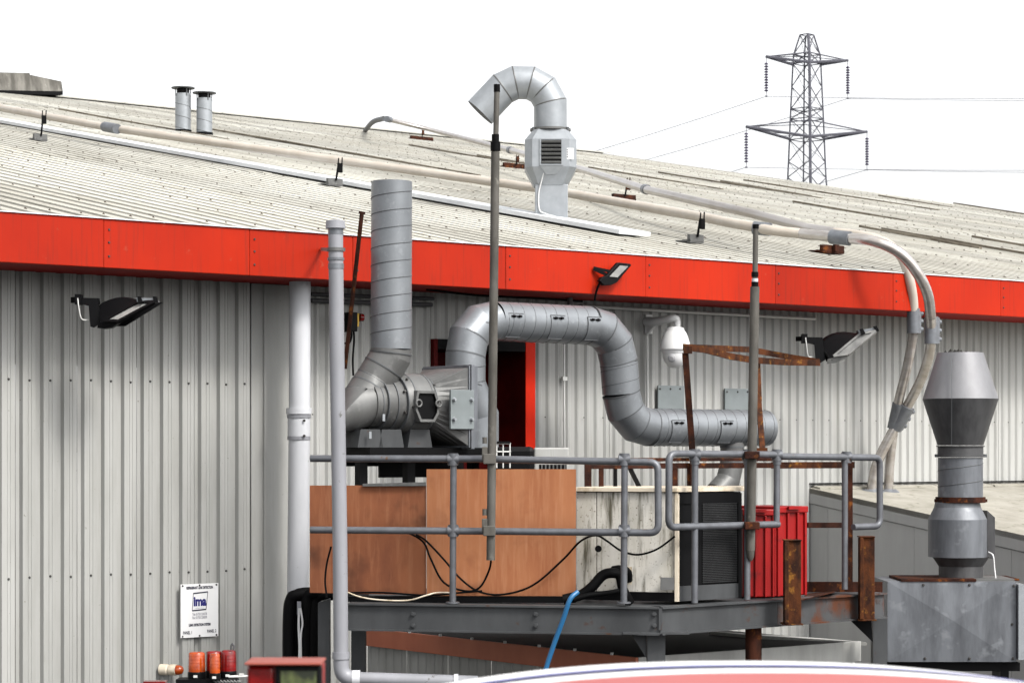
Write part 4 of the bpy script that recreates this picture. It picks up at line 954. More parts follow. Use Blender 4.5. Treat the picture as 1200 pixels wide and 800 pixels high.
mb = MB(); a_ = ck+df*.0+dn*.012; mb.prism([a_, a_-df*.03, a_-df*.03+Z*(hc-.04), a_+Z*(hc-.04)], -dn*.02); mb.build('corner_post', 'ac_trim', ch)
# knob, bracket, patch
mb = MB(); mb.lathe(P(701, 642.5, 18.52), [(4*pm(18.5), 0), (4*pm(18.5), .03)], 16, -YY); mb.build('knob', 'rubber', ch)
mb = MB(); mb.box(P(782, 683.5, 18.355), X*.055, YY*.006, Z*.05); mb.build('patch_plate', 'galv_dull', ch)
mb = MB(); mb.box(P(737.5, 674, 18.44), X*.02, YY*.02, Z*.07); mb.build('latch', 'ac_trim', ch)
# coil side
sn = V((dr.y, -dr.x, 0)).normalized()
mb = MB(); mb.prism([ck+dr*.02, ck+dr, ck+dr+Z*(hc-.04), ck+dr*.02+Z*(hc-.04)], -sn*.4); mb.build('coil_block', 'black', ch)
mb = MB(); nf = 46
for i in range(nf):
    z_ = .14+(hc-.26)*i/nf; a_ = ck+dr*.40+Z*z_+sn*.006; b_ = ck+dr*.93+Z*z_+sn*.006
    mb.bar(a_, b_, .012, .007)
mb.build('coil_fins', 'coil', ch, kind='stuff')
for f0, f1_ in ((.0, .05), (.33, .385), (.945, 1.0)):
    mb = MB(); a_ = ck+dr*f0+sn*.012; b_ = ck+dr*f1_+sn*.012; mb.prism([a_, b_, b_+Z*(hc-.05), a_+Z*(hc-.05)], -sn*.012); mb.build('coil_frame', 'ac_trim' if f0 == 0 else 'black', ch)
for z_, h_ in ((.0, .12), (hc-.13, .09)):
    mb = MB(); a_ = ck+dr*.05+sn*.014; b_ = ck+dr*.945+sn*.014; mb.prism([a_+Z*z_, b_+Z*z_, b_+Z*(z_+h_), a_+Z*(z_+h_)], -sn*.012); mb.build('coil_frame', 'steel' if z_ == 0 else 'black', ch)

# ---- red bins
def red_bin(x0, x1, y0, y1, d, dx, lab):
    k_ = pm(d); a = P(x0, y1, d); b = P(x1, y1, d+dx); h = (y1-y0)*k_; dd = (b-a); dd.z = 0; o = V((dd.y, -dd.x, 0)).normalized()
    t = thing('red_bin', lab, 'plastic bin', a, 'red plastic bins stood on the platform')
    a.z = zd+.004
    mb = MB(); mb.prism([a, a+dd, a+dd-o*.45, a-o*.45], Z*(h*.93)); mb.build('body', 'crate', t, bevel=.01)
    mb = MB(); mb.prism([a+o*.025-dd*.03+Z*h*.90, a+dd*1.03+o*.025+Z*h*.90, a+dd*1.03-o*.47+Z*h*.90, a-dd*.03-o*.47+Z*h*.90], Z*h*.07); mb.build('rim', 'crate', t, bevel=.008)
    for f in (.04, .36, .68, .93):
        mb = MB(); mb.prism([a+dd*f+o*.02, a+dd*(f+.07)+o*.02, a+dd*(f+.07), a+dd*f], Z*h*.9); mb.build('rib', 'crate', t, bevel=.006)
    mb = MB(); mb.bar(a+dd*.3+o*.045+Z*h*.955, a+dd*.7+o*.045+Z*h*.955, .02, .025); mb.build('grip', 'crate', t)
red_bin(871, 907, 591, 697, 19.15, .05, 'left red plastic bin partly behind the handrail posts')
red_bin(908.5, 944, 588.5, 697, 19.25, .22, 'right red plastic bin with a proud rim and deep ribs')

# ---- small condensing unit and neighbours behind the rail
y = 20.3; k = pm(y)
t = thing('condensing_unit', 'small white condensing unit behind the left handrail below the red door', 'air conditioner', P(645, 600, y))
mb = MB(); mb.box(P(646, 562, y+.2), X*20.5*k, YY*.22, Z*38*k); mb.build('casing', 'clad2', t, bevel=.012)
mb = MB(); mb.box(P(648, 549, y-.021), X*16*k, YY*.003, Z*5*k); vg = mb.build('vent_grille', 'black', t)
for i in range(7):
    mb = MB(); mb.box(P(635+i*4.5, 549, y-.026), X*.8*k, YY*.003, Z*5*k); mb.build('grille_bar', 'galv_dull', vg)
mb = MB(); mb.box(P(603, 562, y+.1), X*23*k, YY*.3, Z*39*k)
mb.build('equipment_box', 'black', None, 'black equipment box with rounded top between fan flange and white unit', 'equipment box', bevel=.04)
t = thing('wire_basket', 'small wire basket standing beside the tall pole on the rail', 'basket', P(590, 545, 18.9))
mb = MB(); y = 19.0
for py in (519.5, 529, 537): mb.tube([P(581, py, y), P(598, py, y), P(598, py, y+.2)], .006, 6)
for px in (582, 589.5, 597.5): mb.tube([P(px, 519, y), P(px, 548, y)], .006, 6)
mb.build('wire_frame', 'alu', t)
mb = MB(); mb.box(P(590, 518, y), X*.055, YY*.02, Z*.008); mb.build('handle', 'black', t)

# ================================================================== CABLES AND HOSES
def cable(pts, r, m, nm, lab, cat='cable', group=None):
    mb = MB(); mb.tube(smooth(pts, 6), r, 8); return mb.build(nm, m, None, lab, cat, group)
cf = lambda px, py, d=.0: P(px, py, A_.lerp(K_, max(0, min(1, (px-363)/410))).y+.28+d)
cable([cf(470, 622, -.2), cf(483, 626, -.1), cf(497, 636), cf(505, 655), cf(520, 682), cf(545, 692), cf(562, 688), cf(573, 668), cf(576, 652, -.1)], .0085, 'rubber', 'hanging_cable', 'black cable looping from the pole foot to the mid rail over the plywood', 'cable', 'black cables over the plywood')
cable([cf(488, 626, -.1), cf(500, 634), cf(520, 655), cf(540, 678), cf(562, 693), cf(590, 696), cf(625, 685), cf(660, 655), cf(680, 634, -.1), cf(698, 627, -.22), cf(712, 634, -.15), cf(728, 645), cf(748, 649.5), cf(770, 643), cf(791, 628)], .0085, 'rubber', 'hanging_cable', 'long black cable swagging from the plywood across the white cabinet', 'cable', 'black cables over the plywood')
cable([cf(410, 694), cf(450, 694), cf(500, 697), cf(540, 694), cf(565, 692)], .008, 'rubber', 'hanging_cable', 'black cable lying along the foot of the plywood', 'cable', 'black cables over the plywood')
cable([cf(388, 640, -.1), cf(383, 660, -.1), cf(381, 680, -.1), cf(383, 700, -.1)], .008, 'rubber', 'hanging_cable', 'short black cable hanging just left of the vent pipe', 'cable', 'black cables over the plywood')
cable([cf(406, 693, -.22), cf(422, 699, -.22), cf(445, 702.5, -.22), cf(478, 703, -.22), cf(500, 697, -.22), cf(512, 694, -.15), cf(528, 694, -.1)], .0065, 'ac_trim', 'white_cable', 'white cable lying along the top of the channel beam', 'cable')
cable([P(677, 693, 17.92), P(668, 702, 17.88), P(660, 725, 17.9), P(650, 752, 17.93), P(640, 782, 17.95), P(634, 806, 17.95)], .020, 'hose', 'blue_hose', 'blue hose hanging over the edge of the platform', 'hose')
cable([P(660, 702, 18.3), P(680, 697, 18.3), P(694, 687, 18.28), P(706, 674, 18.28), P(717, 671, 18.28), P(726, 674, 18.3), P(730, 690, 18.3), P(738, 706, 18.35)], .041, 'rubber', 'lagged_hose', 'fat black lagged hose arching at the foot of the white cabinet', 'hose')
cable([P(672, 702, 18.25), P(690, 697, 18.25), P(712, 694.5, 18.25), P(726, 692, 18.25)], .022, 'rubber', 'lagged_hose', 'thinner black hose lying under the fat arched hose', 'hose')
cable([P(718, 668, 18.36), P(727, 667, 18.33), P(735, 670, 18.36), P(736, 680, 18.4)], .036, 'rubber', 'lagged_hose', 'short black hose stub entering the white cabinet by its latch', 'hose')
# black insulated pipes dropping beside the drainpipe
y = 19.4
labs = ['outermost left black insulated pipe under the white drainpipe', 'second black insulated pipe from the left beside the white cables', 'third black insulated pipe right of the white cables', 'innermost right black insulated pipe beside the grey trunking']
for (px, yt, q), lb in zip(((338, 697, 0), (343.5, 695, .05), (357, 694, .0), (366, 696, .03)), labs):
    cable([P(px, 830, y+q), P(px, 760, y+q), P(px+.5, 722, y+q), P(px+3, yt+6, y+q), P(px+12, yt, y+q), P(392, 696, y+.1+q), P(430, 700, y+.2+q)], .052, 'rubber', 'insulated_pipe', lb, 'pipe', 'black insulated pipes')
cable([P(350.5, 712, y-.08), P(350, 735, y-.08), P(351, 760, y-.08), P(350, 806, y-.08)], .010, 'white', 'white_cable', 'left white cable taped to the black pipes', 'cable', 'white cables on the black pipes')
cable([P(352, 712, y-.09), P(354.5, 730, y-.08), P(352.5, 748, y-.08), P(354, 806, y-.08)], .008, 'white', 'white_cable', 'right white cable taped to the black pipes', 'cable', 'white cables on the black pipes')
mb = MB(); mb.box(P(350.5, 712, y-.075), X*.016, YY*.012, Z*.055); mb.build('tape_wrap', 'pvc_g', None, 'grey sleeve at the top of the white cables', 'sleeve')
mb = MB(); c_ = P(378, 704, 19.05); mb.prism([P(372.5, 706, 19.05), P(386.5, 701, 19.05), V((P(386.5, 701, 19.05).x, 19.05, .02)), V((P(372.5, 706, 19.05).x, 19.05, .02))], YY*.1)
mb.build('cable_trunking', 'steel', None, 'grey steel trunking upright between black pipes and vent pipe', 'trunking', bevel=.004)

# ================================================================== LOW SHED UNDER THE PLATFORM
zs = EYE-1.672
sc0 = P(745, 770, 18.66); sc0.z = zs
sl = sc0+N*4.0; sr = P(1016, 752, 20.2); sr = sc0+U*((sr-sc0).dot(U)); 
shed = thing('low_shed', 'low shed with a terracotta side fascia beneath the steel platform', 'shed', V((sc0.x, sc0.y, 0)))
fh = .165
mb = MB(); mb.prism([sc0, sl, sl-Z*fh, sc0-Z*fh], U*.03); mb.build('side_fascia', 'terra', shed, bevel=.003)
mb = MB(); mb.prism([sc0+U*.031, sr, sr-Z*(fh+.01), sc0+U*.031-Z*(fh+.01)], N*.03); mb.build('front_fascia', 'shed', shed, bevel=.003)
for q in range(8):
    mb = MB(); mb.lathe(sc0+N*(.3+q*.48)+Z*.0, [(.014, 0), (.014, .02)], 6); mb.build('bolt', 'alu', shed)
n_ = 6
for i in range(n_):
    a_ = sc0+U*.10+N*(.12+i*.65); b_ = sc0+U*.10+N*(.12+i*.65+.64)
    mb = MB(); pts = []
    L = .64
    for j in range(5):
        x0 = j*L/5; pts += [(x0, 0), (x0+.07, 0), (x0+.08, .012), (x0+.118, .012)]
    pts.append((L, 0)); n = len(pts)
    mb.add([a_+N*x-U*h+Z*(z_) for z_ in (-fh+.02, -zs) for x, h in pts], [(j, j+1, n+j+1, n+j) for j in range(n-1)]); mb.build('wall_panel', 'shed', shed)
mb = MB(); mb.quad(sc0+N*.08+U*.12-Z*.1, sr+N*.08-Z*.1, V((sr.x+N.x*.08, sr.y+N.y*.08, 0)), V((sc0.x+N.x*.08+U.x*.12, sc0.y+N.y*.08+U.y*.12, 0))); mb.build('front_wall', 'shed', shed)
mb = MB(); mb.prism([sc0+U*.03+N*.03-Z*.03, sr+N*.03-Z*.03, sr+N*3.9-Z*.03, sc0+U*.03+N*3.9-Z*.03], Z*.02); mb.build('roof_deck', 'shedroof', shed)
# raised flat capping seen above the front fascia
mb = MB(); ca = P(884, 744, 20.6); cb_ = P(1016, 752, 20.3); mb.prism([ca, cb_, cb_-Z*.03, ca-Z*.03], N*.6); mb.build('roof_capping', 'shed', shed)

# ================================================================== LEAN-TO ON THE RIGHT
lt = thing('lean_to', 'grey panelled lean-to with a mossy sloping roof at the lower right', 'building', PT(947, 700, WT))
l0 = PT(947, 571.5, WT); dz_ = -.45/3.12
q0 = l0; q1_ = l0-N*6+Z*(6*dz_)
zg = lambda p: V((p.x, p.y, 0))
up_ = -N+Z*dz_
# verge trim, panels
mb = MB(); mb.prism([q0+Z*.0, q1_, q1_-Z*.17, q0-Z*.17], U*.05); mb.build('verge_trim', 'panel', lt, bevel=.004)
for a, b in ((0.02, .30), (.304, 1.60), (1.604, 2.95), (2.954, 4.3), (4.304, 5.98)):
    p, q = l0+up_*a-Z*.175+U*.012, l0+up_*b-Z*.175+U*.012
    mb = MB(); mb.prism([p, q, zg(q), zg(p)], U*.03); mb.build('wall_panel', 'panel', lt, bevel=.003)
mb = MB(); mb.prism([l0+Z*.004, q1_+Z*.004, q1_+U*9+Z*.004, l0+U*9+Z*.004], -Z*.06); mb.build('roof_slab', 'moss', lt)
for i in range(9):
    mb = MB(); a_ = l0+U*(.05+i)-N*.0+Z*.006; mb.prism([a_-N*.02, a_-N*.14-Z*.02, a_-N*.14-Z*.02+U*.97, a_-N*.02+U*.97], Z*.02); mb.build('abutment_flashing', 'moss', lt)
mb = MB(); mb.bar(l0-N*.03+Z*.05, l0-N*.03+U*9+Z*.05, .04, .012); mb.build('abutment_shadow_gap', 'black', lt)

# ================================================================== RIGHT-HAND EXTRACT: box and cowl
y = 22.0; k = pm(y); E = lambda px, py, d=0: P(px, py, y)+YY*d
db = thing('duct_box', 'galvanised duct box with cross folded face under the cowl', 'duct box', E(1116, 776))
c_ = [E(1040, 681), E(1191, 681), E(1191, 775), E(1040, 775)]; cen = E(1117, 727, -.03)
for a, b in zip(c_, c_[1:]+c_[:1]):
    mb = MB(); mb.add([a, b, cen], [(0, 2, 1)]); mb.build('front_face', 'galv_blue', db)
mb = MB(); mb.prism([E(1040, 681, .004), E(1191, 681, .004), E(1191, 775, .004), E(1040, 775, .004)], YY*.9); mb.build('box_body', 'galv_blue', db)
mb = MB(); mb.box(E(1196, 728, .3), X*4*k, YY*.36, Z*44*k); mb.build('end_flange', 'galv_light', db)
for px, py in ((1082, 685), (1136, 685), (1188, 686), (1084, 771), (1136, 771), (1187, 771), (1186, 731)):
    mb = MB(); mb.lathe(E(px, py, -.004), [(.014, 0), (.009, .012)], 8, -YY); mb.build('bolt', 'screw', db)
mb = MB(); mb.box(E(1100, 679.5, .35), X*44*k, YY*.36, Z*1.5*k); mb.box(E(1178, 680.3, .5), X*22*k, YY*.3, Z*1.2*k); mb.build('top_flange', 'rust', db)
for px in (1052, 1180):
    mb = MB(); b_ = E(px, 776, .3); mb.box(V((b_.x, b_.y, b_.z/2)), X*.04, YY*.2, Z*b_.z/2); mb.build('leg', 'black', db)
mb = MB(); mb.box(E(1118, 782, .4), X*80*k, YY*.3, Z*5*k); mb.build('base_frame', 'black', db)
sy = y+.35; k = pm(sy); S = lambda px, py: P(px, py, sy)
cw = thing('extract_cowl', 'tall grey extract stack with a flared double cone cowl', 'extract cowl', S(1126, 678))
mb = MB(); mb.box(S(1129, 678), X*52*k, YY*.3, Z*2*k); mb.build('base_plate', 'galv_dull', cw)
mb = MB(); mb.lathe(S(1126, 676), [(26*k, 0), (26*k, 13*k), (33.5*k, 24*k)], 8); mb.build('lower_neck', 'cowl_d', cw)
mb = MB(); mb.lathe(S(1122, 652), [(34*k, 0), (34*k, 44*k), (27*k, 58*k), (26*k, 64*k)], 28); mb.build('silencer', 'galv_blue', cw)
mb = MB(); mb.lathe(S(1125.5, 588.5), [(29*k, 0), (29*k, 6.5*k)], 28); mb.build('lower_flange', 'rust', cw)
mb = MB(); mb.lathe(S(1125.5, 582), [(26*k, 0), (26*k, 46*k)], 28); mb.build('spiral_neck', 'galv_blue', cw)
mb = MB(); mb.tube(helix(S(1125.5, 580), S(1125.5, 537), 26*k, 19*k, 24, hand=1), .005, 4); mb.build('spiral_seam', 'seam', cw)
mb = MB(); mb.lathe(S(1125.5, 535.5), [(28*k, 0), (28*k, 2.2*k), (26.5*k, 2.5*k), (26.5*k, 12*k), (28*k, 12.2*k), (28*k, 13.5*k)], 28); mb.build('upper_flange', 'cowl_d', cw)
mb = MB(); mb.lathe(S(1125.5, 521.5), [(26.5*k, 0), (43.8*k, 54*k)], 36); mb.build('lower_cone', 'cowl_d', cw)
mb = MB(); mb.lathe(S(1125.5, 467.4), [(43.9*k, 0), (26.5*k, 54*k), (25.5*k, 54*k), (25*k, 46*k)], 36, caps=False); mb.build('upper_cone', 'cowl', cw)
mb = MB(); mb.lathe(S(1125.5, 417), [(25*k, 0), (20*k, 1*k), (6*k, 4*k)], 18); mb.build('debris', 'dirt', cw)
mb = MB()
for i in range(26):
    a = random.uniform(0, 6.28); r_ = random.uniform(0, 15); c_ = S(1120+r_*math.cos(a)*.9, 414.2+random.uniform(-1.5, 1))+YY*r_*math.sin(a)*k
    q = random.uniform(.01, .03); mb.add([c_+X*q, c_+YY*q, c_-X*q, c_-YY*q, c_+Z*q*1.3], [(0, 1, 4), (1, 2, 4), (2, 3, 4), (3, 0, 4)])
mb.build('debris_clumps', 'dirt', cw, kind='stuff')
mb = MB(); mb.bar(S(1110, 521)-YY*27*k, S(1107, 468)-YY*43.6*k, .008, .006); mb.bar(S(1107, 467)-YY*43.6*k, S(1110, 414)-YY*26.4*k, .008, .006); mb.build('vertical_seam', 'seam', cw)
for px, py in ((1097.5, 533.5), (1153.5, 533.5), (1097, 586), (1154, 586), (1137, 518)):
    mb = MB(); mb.lathe(S(px, py+2)-YY*.02, [(.022, 0), (.022, .03)], 6); mb.build('bolt', 'rust' if py > 550 else 'seam', cw)
mb = MB(); mb.prism([S(1157, 598), S(1166, 606), S(1166, 655), S(1157, 652)], YY*.25); mb.build('side_duct', 'cowl_d', cw)
mb = MB(); mb.tube(smooth([S(1156, 646)-YY*.1, S(1160, 650)-YY*.15, S(1161.5, 664)-YY*.15, S(1163, 677)-YY*.15]), .008, 6); mb.build('cowl_cable', 'white', None, 'thin white cable at the foot of the extract stack', 'cable')

# ================================================================== FOREGROUND: beacons, lamp, van
y = 16.5; k = pm(y); Q = lambda px, py, d=0: P(px, py, y)+YY*d
tr = thing('beacon_trailer', 'black headboard bar of a trailer carrying four warning beacons', 'trailer', V((Q(250, 800).x, y, 0)))
bz = Q(0, 793).z
mb = MB(); mb.box(Q(243, 797), X*35*k, YY*.09, Z*2.6*k); mb.build('headboard_bar', 'black', tr)
mb = MB(); mb.tube([Q(268, 792.5), Q(300, 791.5)], .010, 6); mb.box(Q(283, 789.6), X*2.6*k, YY*.01, Z*1.2*k); mb.build('rod', 'alu', tr)
mb = MB()
for i in range(16): mb.tube([Q(252+i*2, 796+(1.2 if i % 2 else -1))-YY*.1, Q(255+i*2, 797)-YY*.1], .006, 5)
mb.build('chain', 'galv_dull', tr)
for px in (212, 274):
    mb = MB(); b_ = Q(px, 800); mb.box(V((b_.x, b_.y, (b_.z+.6)/2)), X*.03, YY*.03, Z*(b_.z-.6)/2); mb.build('upright', 'black', tr)
mb = MB(); b_ = Q(243, 800); mb.box(V((b_.x, b_.y+1.6, .62)), X*.85, YY*1.7, Z*.06); mb.build('trailer_deck', 'steel', tr)
for sx in (-1, 1):
    mb = MB(); mb.lathe(V((b_.x+sx*.9-.1, b_.y+1.6, .33)), [(.32, 0), (.33, .04), (.33, .16), (.32, .2)], 24, X); wh = mb.build('wheel', 'rubber', tr)
    mb = MB(); mb.lathe(V((b_.x+sx*.9+(.1 if sx > 0 else -.1)-.01, b_.y+1.6, .33)), [(.17, 0), (.17, .02)], 20, X); mb.build('rim', 'galv_dull', wh)
mb = MB(); mb.box(Q(182, 800.5), X*13*k, YY*.05, Z*3.2*k); mb.build('marker_board', 'redlens', tr)
for px, py, m, w_, lb, dd in ((230.5, 763, 'amber', 10.3, 'orange beacon at the left end of the trailer bar', 0), (249, 763, 'redlens', 10, 'red beacon between the two orange beacons', .08), (254, 763.3, 'amber', 6.4, 'second orange beacon partly overlapping the red beacon', -.10), (266.5, 761.5, 'redlens', 9.5, 'red beacon at the right end with a wire loop on top', .06)):
    c_ = Q(px, 787.5, dd); t = thing('warning_beacon', lb, 'beacon', Q(px, 793.5, dd), 'warning beacons on the trailer bar')
    mb = MB(); mb.lathe(Q(px, 794.3, dd), [(w_*1.02*k, 0), (w_*1.02*k, 7*k), (w_*.95*k, 8*k)], 24); mb.build('base', 'black', t)
    mb = MB(); mb.lathe(Q(px, 786.2, dd), [(w_*.98*k, 0), (w_*.93*k, 21*k), (w_*.85*k, (786-py)*k*.97), (w_*.5*k, (786-py)*k)], 24, sharp=False); ln = mb.build('lens', m, t)
    mb = MB()
    for i in range(5): ring_band(mb, Q(px, 784-i*4, dd), Z, w_*(.985-i*.012)*k, .6*k, 24)
    mb.build('lens_rib', m, ln)
    mb = MB(); mb.box(Q(px, 791, dd)-YY*w_*1.03*k, X*2.2*k, YY*.004, Z*1.4*k); mb.build('badge', 'alu', t)
mb = MB(); mb.tube(smooth([Q(270.5, 761), Q(271, 756), Q(272.5, 754), Q(274, 757), Q(273.5, 761.5)]), .007, 6); mb.build('wire_loop', 'dconduit', None, 'small wire loop standing on the right red beacon', 'wire')

# blurred red lamp housing on a post
y = 5.6; k = pm(y); Q2 = lambda px, py, d=0: P(px, py, y)+YY*d
t = thing('lamp_housing', 'out of focus red lamp housing with black framed mirror glass in the foreground', 'vehicle lamp', V((Q2(332, 800).x, y+.06, 0)))
mb = MB(); mb.box(Q2(332.5, 800, .07), X*44*k, YY*.06, Z*23.6*k); mb.build('housing', 'lampred', t, bevel=.012)
mb = MB(); mb.box(Q2(332.5, 776.5, .05), X*45*k, YY*.075, Z*1.5*k); mb.build('top_cap', 'lampcap', t, bevel=.006)
mb = MB(); mb.box(Q2(305, 795, .008), X*15.5*k, YY*.012, Z*15*k); mb.build('lens', 'redlens', t, bevel=.008)
mb = MB(); mb.box(Q2(305, 815, .008), X*15.5*k, YY*.012, Z*6*k); mb.build('lens', 'amber', t, bevel=.006)
mb = MB(); mb.box(Q2(350, 801, .006), X*27*k, YY*.016, Z*22*k); fr = mb.build('frame', 'black', t, bevel=.006)
mb = MB(); mb.box(Q2(350.5, 803, -.011), X*21*k, YY*.002, Z*18*k); mb.build('glass', 'green_reflection', fr)
mb = MB(); b_ = Q2(332, 824, .07); mb.lathe(V((b_.x, b_.y, 0)), [(.03, 0), (.03, b_.z)], 12); mb.build('post', 'black', t)

# van with domed white and red roof
vx, vyc, vzc, cq = .525, 4.62, EYE-.455, .06
def vz(x, yv): return vzc-.045*abs(x/.635)**2.3-cq*(yv-vyc)**2*(1 if yv > vyc else 1.4)
van = thing('parked_van', 'parked van with domed white roof, thin blue line and red rear edge', 'van', V((vx, 5.8, 0)))
def van_patch(y0, y1, name, m, lift=0, nx=40, ny=14):
    vs = []
    for j in range(ny+1):
        yv = y0+(y1-y0)*j/ny
        for i in range(nx+1):
            x = -.86+1.72*i/nx; vs.append(V((vx+x, yv, vz(x, yv)+lift)))
    mb = MB(); mb.add(vs, [(j*(nx+1)+i, j*(nx+1)+i+1, (j+1)*(nx+1)+i+1, (j+1)*(nx+1)+i) for j in range(ny) for i in range(nx)], True)
    return mb.build(name, m, van)
van_patch(4.74, 7.6, 'roof_panel', 'vanwhite', 0, 40, 30)
van_patch(3.9, 4.7395, 'rear_roof_edge', 'vanred')
van_patch(4.87, 4.935, 'blue_line', 'vanblue', .004, 40, 1)
for sx in (-1, 1):
    mb = MB(); vs = []
    for j in range(21):
        yv = 3.9+3.7*j/20; zt_ = vz(.86, yv)
        vs += [V((vx+sx*.86, yv, zt_)), V((vx+sx*.93, yv, zt_-.12)), V((vx+sx*.97, yv, zt_-1.0)), V((vx+sx*.98, yv, .45))]
    mb.add(vs, [(4*j+i, 4*j+i+1, 4*j+5+i, 4*j+4+i) for j in range(20) for i in range(3)], True); sd_ = mb.build('side_panel', 'vanred', van)
    mb = MB(); mb.box(V((vx+sx*.965, 6.4, vzc-.6)), X*.012, YY*.7, Z*.28); mb.build('side_window', 'glass', sd_)
    for yv in (4.6, 6.9):
        mb = MB(); mb.lathe(V((vx+sx*.9-.1, yv, .34)), [(.33, 0), (.34, .03), (.34, .17), (.33, .2)], 24, X); wh = mb.build('wheel', 'rubber', van)
        mb = MB(); mb.lathe(V((vx+sx*.9+(.1 if sx > 0 else -.115), yv, .34)), [(.2, 0), (.2, .015)], 20, X); mb.build('rim', 'galv_dull', wh)
for yv, nm in ((3.9, 'rear_face'), (7.6, 'front_face')):
    pts = [V((vx+x_, yv, vz(x_, yv))) for x_ in [(-.86+1.72*i/20) for i in range(21)]]+[V((vx+.93, yv, vz(.86, yv)-.12)), V((vx+.98, yv, .45)), V((vx-.98, yv, .45)), V((vx-.93, yv, vz(.86, yv)-.12))]
    mb = MB(); mb.add(pts, [tuple(range(len(pts)))] if yv > 5 else [tuple(reversed(range(len(pts))))]); rfc = mb.build(nm, 'vanred', van)
    mb = MB(); mb.box(V((vx, yv+(.006 if yv > 5 else -.006), vzc-.65)), X*.7, YY*.008, Z*.28); mb.build('window', 'glass', rfc)

# ================================================================== PYLON
PY = 240.0; k = pm(PY); pc = V((P(945.5, 100, PY).x, PY, 0))
pyl = thing('electricity_pylon', 'grey lattice electricity pylon standing beyond the factory roof', 'pylon', pc)
zpx = lambda py: EYE+(HY-py)*k
rot = math.radians(45)
e1 = V((math.cos(math.radians(3)), math.sin(math.radians(3)), 0)); e2 = V((-e1.y, e1.x, 0))   # corner directions: left-right and near-far
def half(z_):                                    # half diagonal
    tab = [(zpx(800), 75), (zpx(205), 22.3), (zpx(140), 19.6), (zpx(75), 16.5), (zpx(64), 15.5), (zpx(41), 8.0)]
    for (a, ra), (b, rb) in zip(tab[:-1], tab[1:]):
        if z_ <= b: return (ra+(rb-ra)*(z_-a)/(b-a))*k
    return 8.0*k
def corner(i, z_): return pc+[-e1, -e2, e1, e2][i]*half(z_)*(1 if i % 2 == 0 else 1)+Z*z_
def mem(mb, a, b, r_): mb.tube([a, b], r_, 5, smooth=False)
levels = [0, 8, 15, 21, 26]+[zpx(q) for q in (232, 208, 190, 164, 140, 128, 102, 75, 64, 41)]
levels = sorted(levels)
for i in range(4):
    mb = MB(); mb.tube([corner(i, z_) for z_ in levels], .17 if i == 1 else .095, 5, smooth=False); mb.build('leg', 'pylon', pyl)
mb = MB()
for a, b in zip(levels[:-1], levels[1:]):
    for i in range(4):
        j = (i+1) % 4
        rr = .056 if i < 2 else .026; mem(mb, corner(i, a), corner(j, b), rr); mem(mb, corner(j, a), corner(i, b), rr)
for q in (164, 140, 128, 75, 64, 41):
    for i in range(4): mem(mb, corner(i, zpx(q)), corner((i+1) % 4, zpx(q)), .06)
mb.build('bracing', 'pylon', pyl)
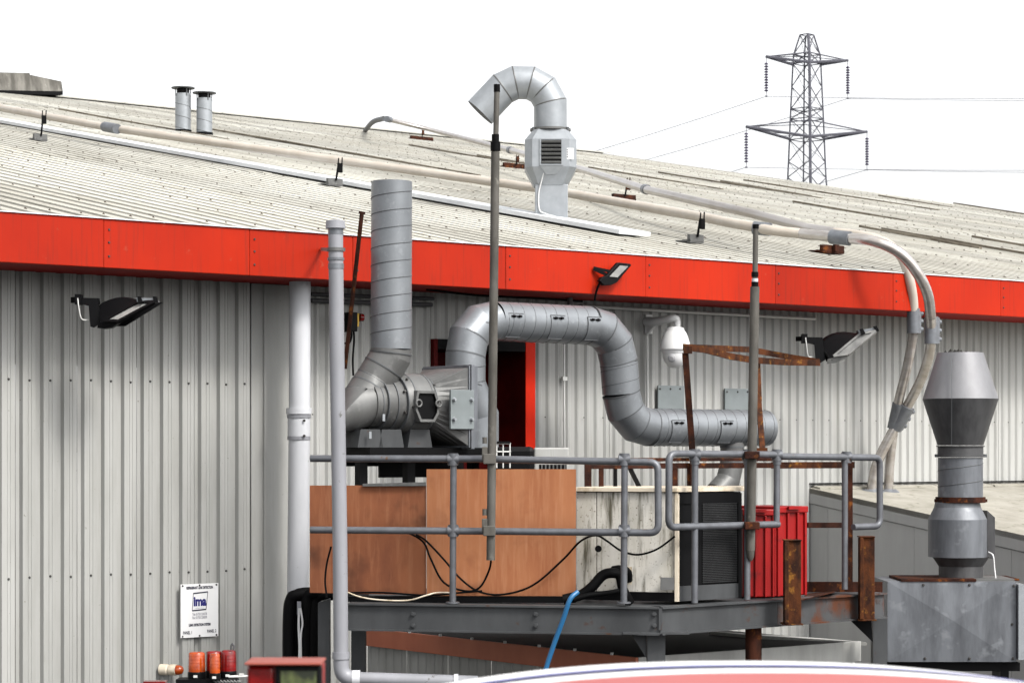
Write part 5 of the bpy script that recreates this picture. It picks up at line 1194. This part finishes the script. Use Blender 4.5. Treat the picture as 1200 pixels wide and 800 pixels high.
# crossarms perpendicular to a tower face: left-near and right-far
ad = (-e1-e2*.55).normalized()
def arm(tip, zl_, zu_, side):
    i, j = (0, 1) if side < 0 else (2, 1)
    ii, jj = (0, 3) if side < 0 else (2, 3)
    mb = MB()
    for c2, r_ in ((corner(i, zl_), .16), (corner(j, zl_), .16)): mem(mb, tip, c2, r_)
    for c2, r_ in ((corner(i, zu_), .07), (corner(j, zu_), .07), (corner(jj, zu_), .05)): mem(mb, tip, c2, r_)
    a0, b0 = corner(i, zl_), corner(j, zl_)
    for f in (.25, .5, .75): mem(mb, a0.lerp(tip, f), b0.lerp(tip, max(0, f-.2)), .035)
    return mb.build('crossarm', 'pylon', pyl)
tips = {}
for nm, px, py, zl_, zu_, sd_, dy in (('ul', 898, 66.5, 76, 64, -1, -3.0), ('ur', 993.5, 71, 76, 64, 1, 2), ('ll', 874.5, 148.5, 163, 143.5, -1, -3.5), ('lr', 1016, 154.5, 163, 143.5, 1, 2.5)):
    tip = P(px, py, PY+dy); tips[nm] = tip; arm(tip, zpx(zl_), zpx(zu_), sd_)
bot = {}
for nm, lb, L_ in (('ul', 'insulator string at the upper left crossarm tip', 46), ('ur', 'insulator string at the upper right crossarm tip', 45), ('ll', 'insulator string at the lower left crossarm tip', 47), ('lr', 'insulator string at the lower right crossarm tip', 45)):
    tip = tips[nm]; t = thing('insulator_string', lb, 'insulator', tip-Z*L_*k, 'insulator strings of the pylon')
    mb = MB(); mb.tube([tip, tip-Z*L_*k], .04, 5); mb.build('rod', 'pylon', t)
    mb = MB(); nd = 11
    for i in range(nd): mb.lathe(tip-Z*(7+i*(L_-12)/nd+2.4)*k, [(2.5*k*.55, 0), (2.9*k, .5*k), (1.2*k, 2.2*k)], 10)
    mb.build('disc_stack', 'insul', t)
    mb = MB(); mb.box(tip-Z*L_*k, X*1.3*k, YY*.1, Z*.8*k); mb.build('wire_clamp', 'pylon', t)
    bot[nm] = tip-Z*L_*k
def wire(a, b, sag, lab):
    pts = []
    for i in range(25):
        f = i/24; pts.append(a.lerp(b, f)-Z*sag*4*f*(1-f))
    mb = MB(); mb.tube(pts, .036, 4, smooth=False); mb.build('power_line', 'wire', None, lab, 'power line', 'power lines of the pylon')
# spans: towards the right, and away to the left behind the roof
wire(bot['ul'], bot['ul']+V((170, -15, 7)), 3.2, 'power line running right from the upper left insulator')
wire(bot['ur'], bot['ur']+V((165, -15, 7)), 3.2, 'power line running right from the upper right insulator')
wire(bot['ll'], bot['ll']+V((170, -15, 7)), 3.2, 'power line running right from the lower left insulator')
wire(bot['lr'], bot['lr']+V((165, -15, 7)), 3.2, 'power line running right from the lower right insulator')
wire(bot['ul'], bot['ul']+V((-130, 150, -3)), 6, 'power line falling left from the upper left insulator')
wire(bot['ur'], bot['ur']+V((-130, 150, -3)), 6, 'power line falling left from the upper right insulator')
wire(bot['ll'], bot['ll']+V((-130, 150, -3)), 6, 'power line falling left from the lower left insulator')
wire(bot['lr'], bot['lr']+V((-130, 150, -3)), 6, 'power line falling left from the lower right insulator')
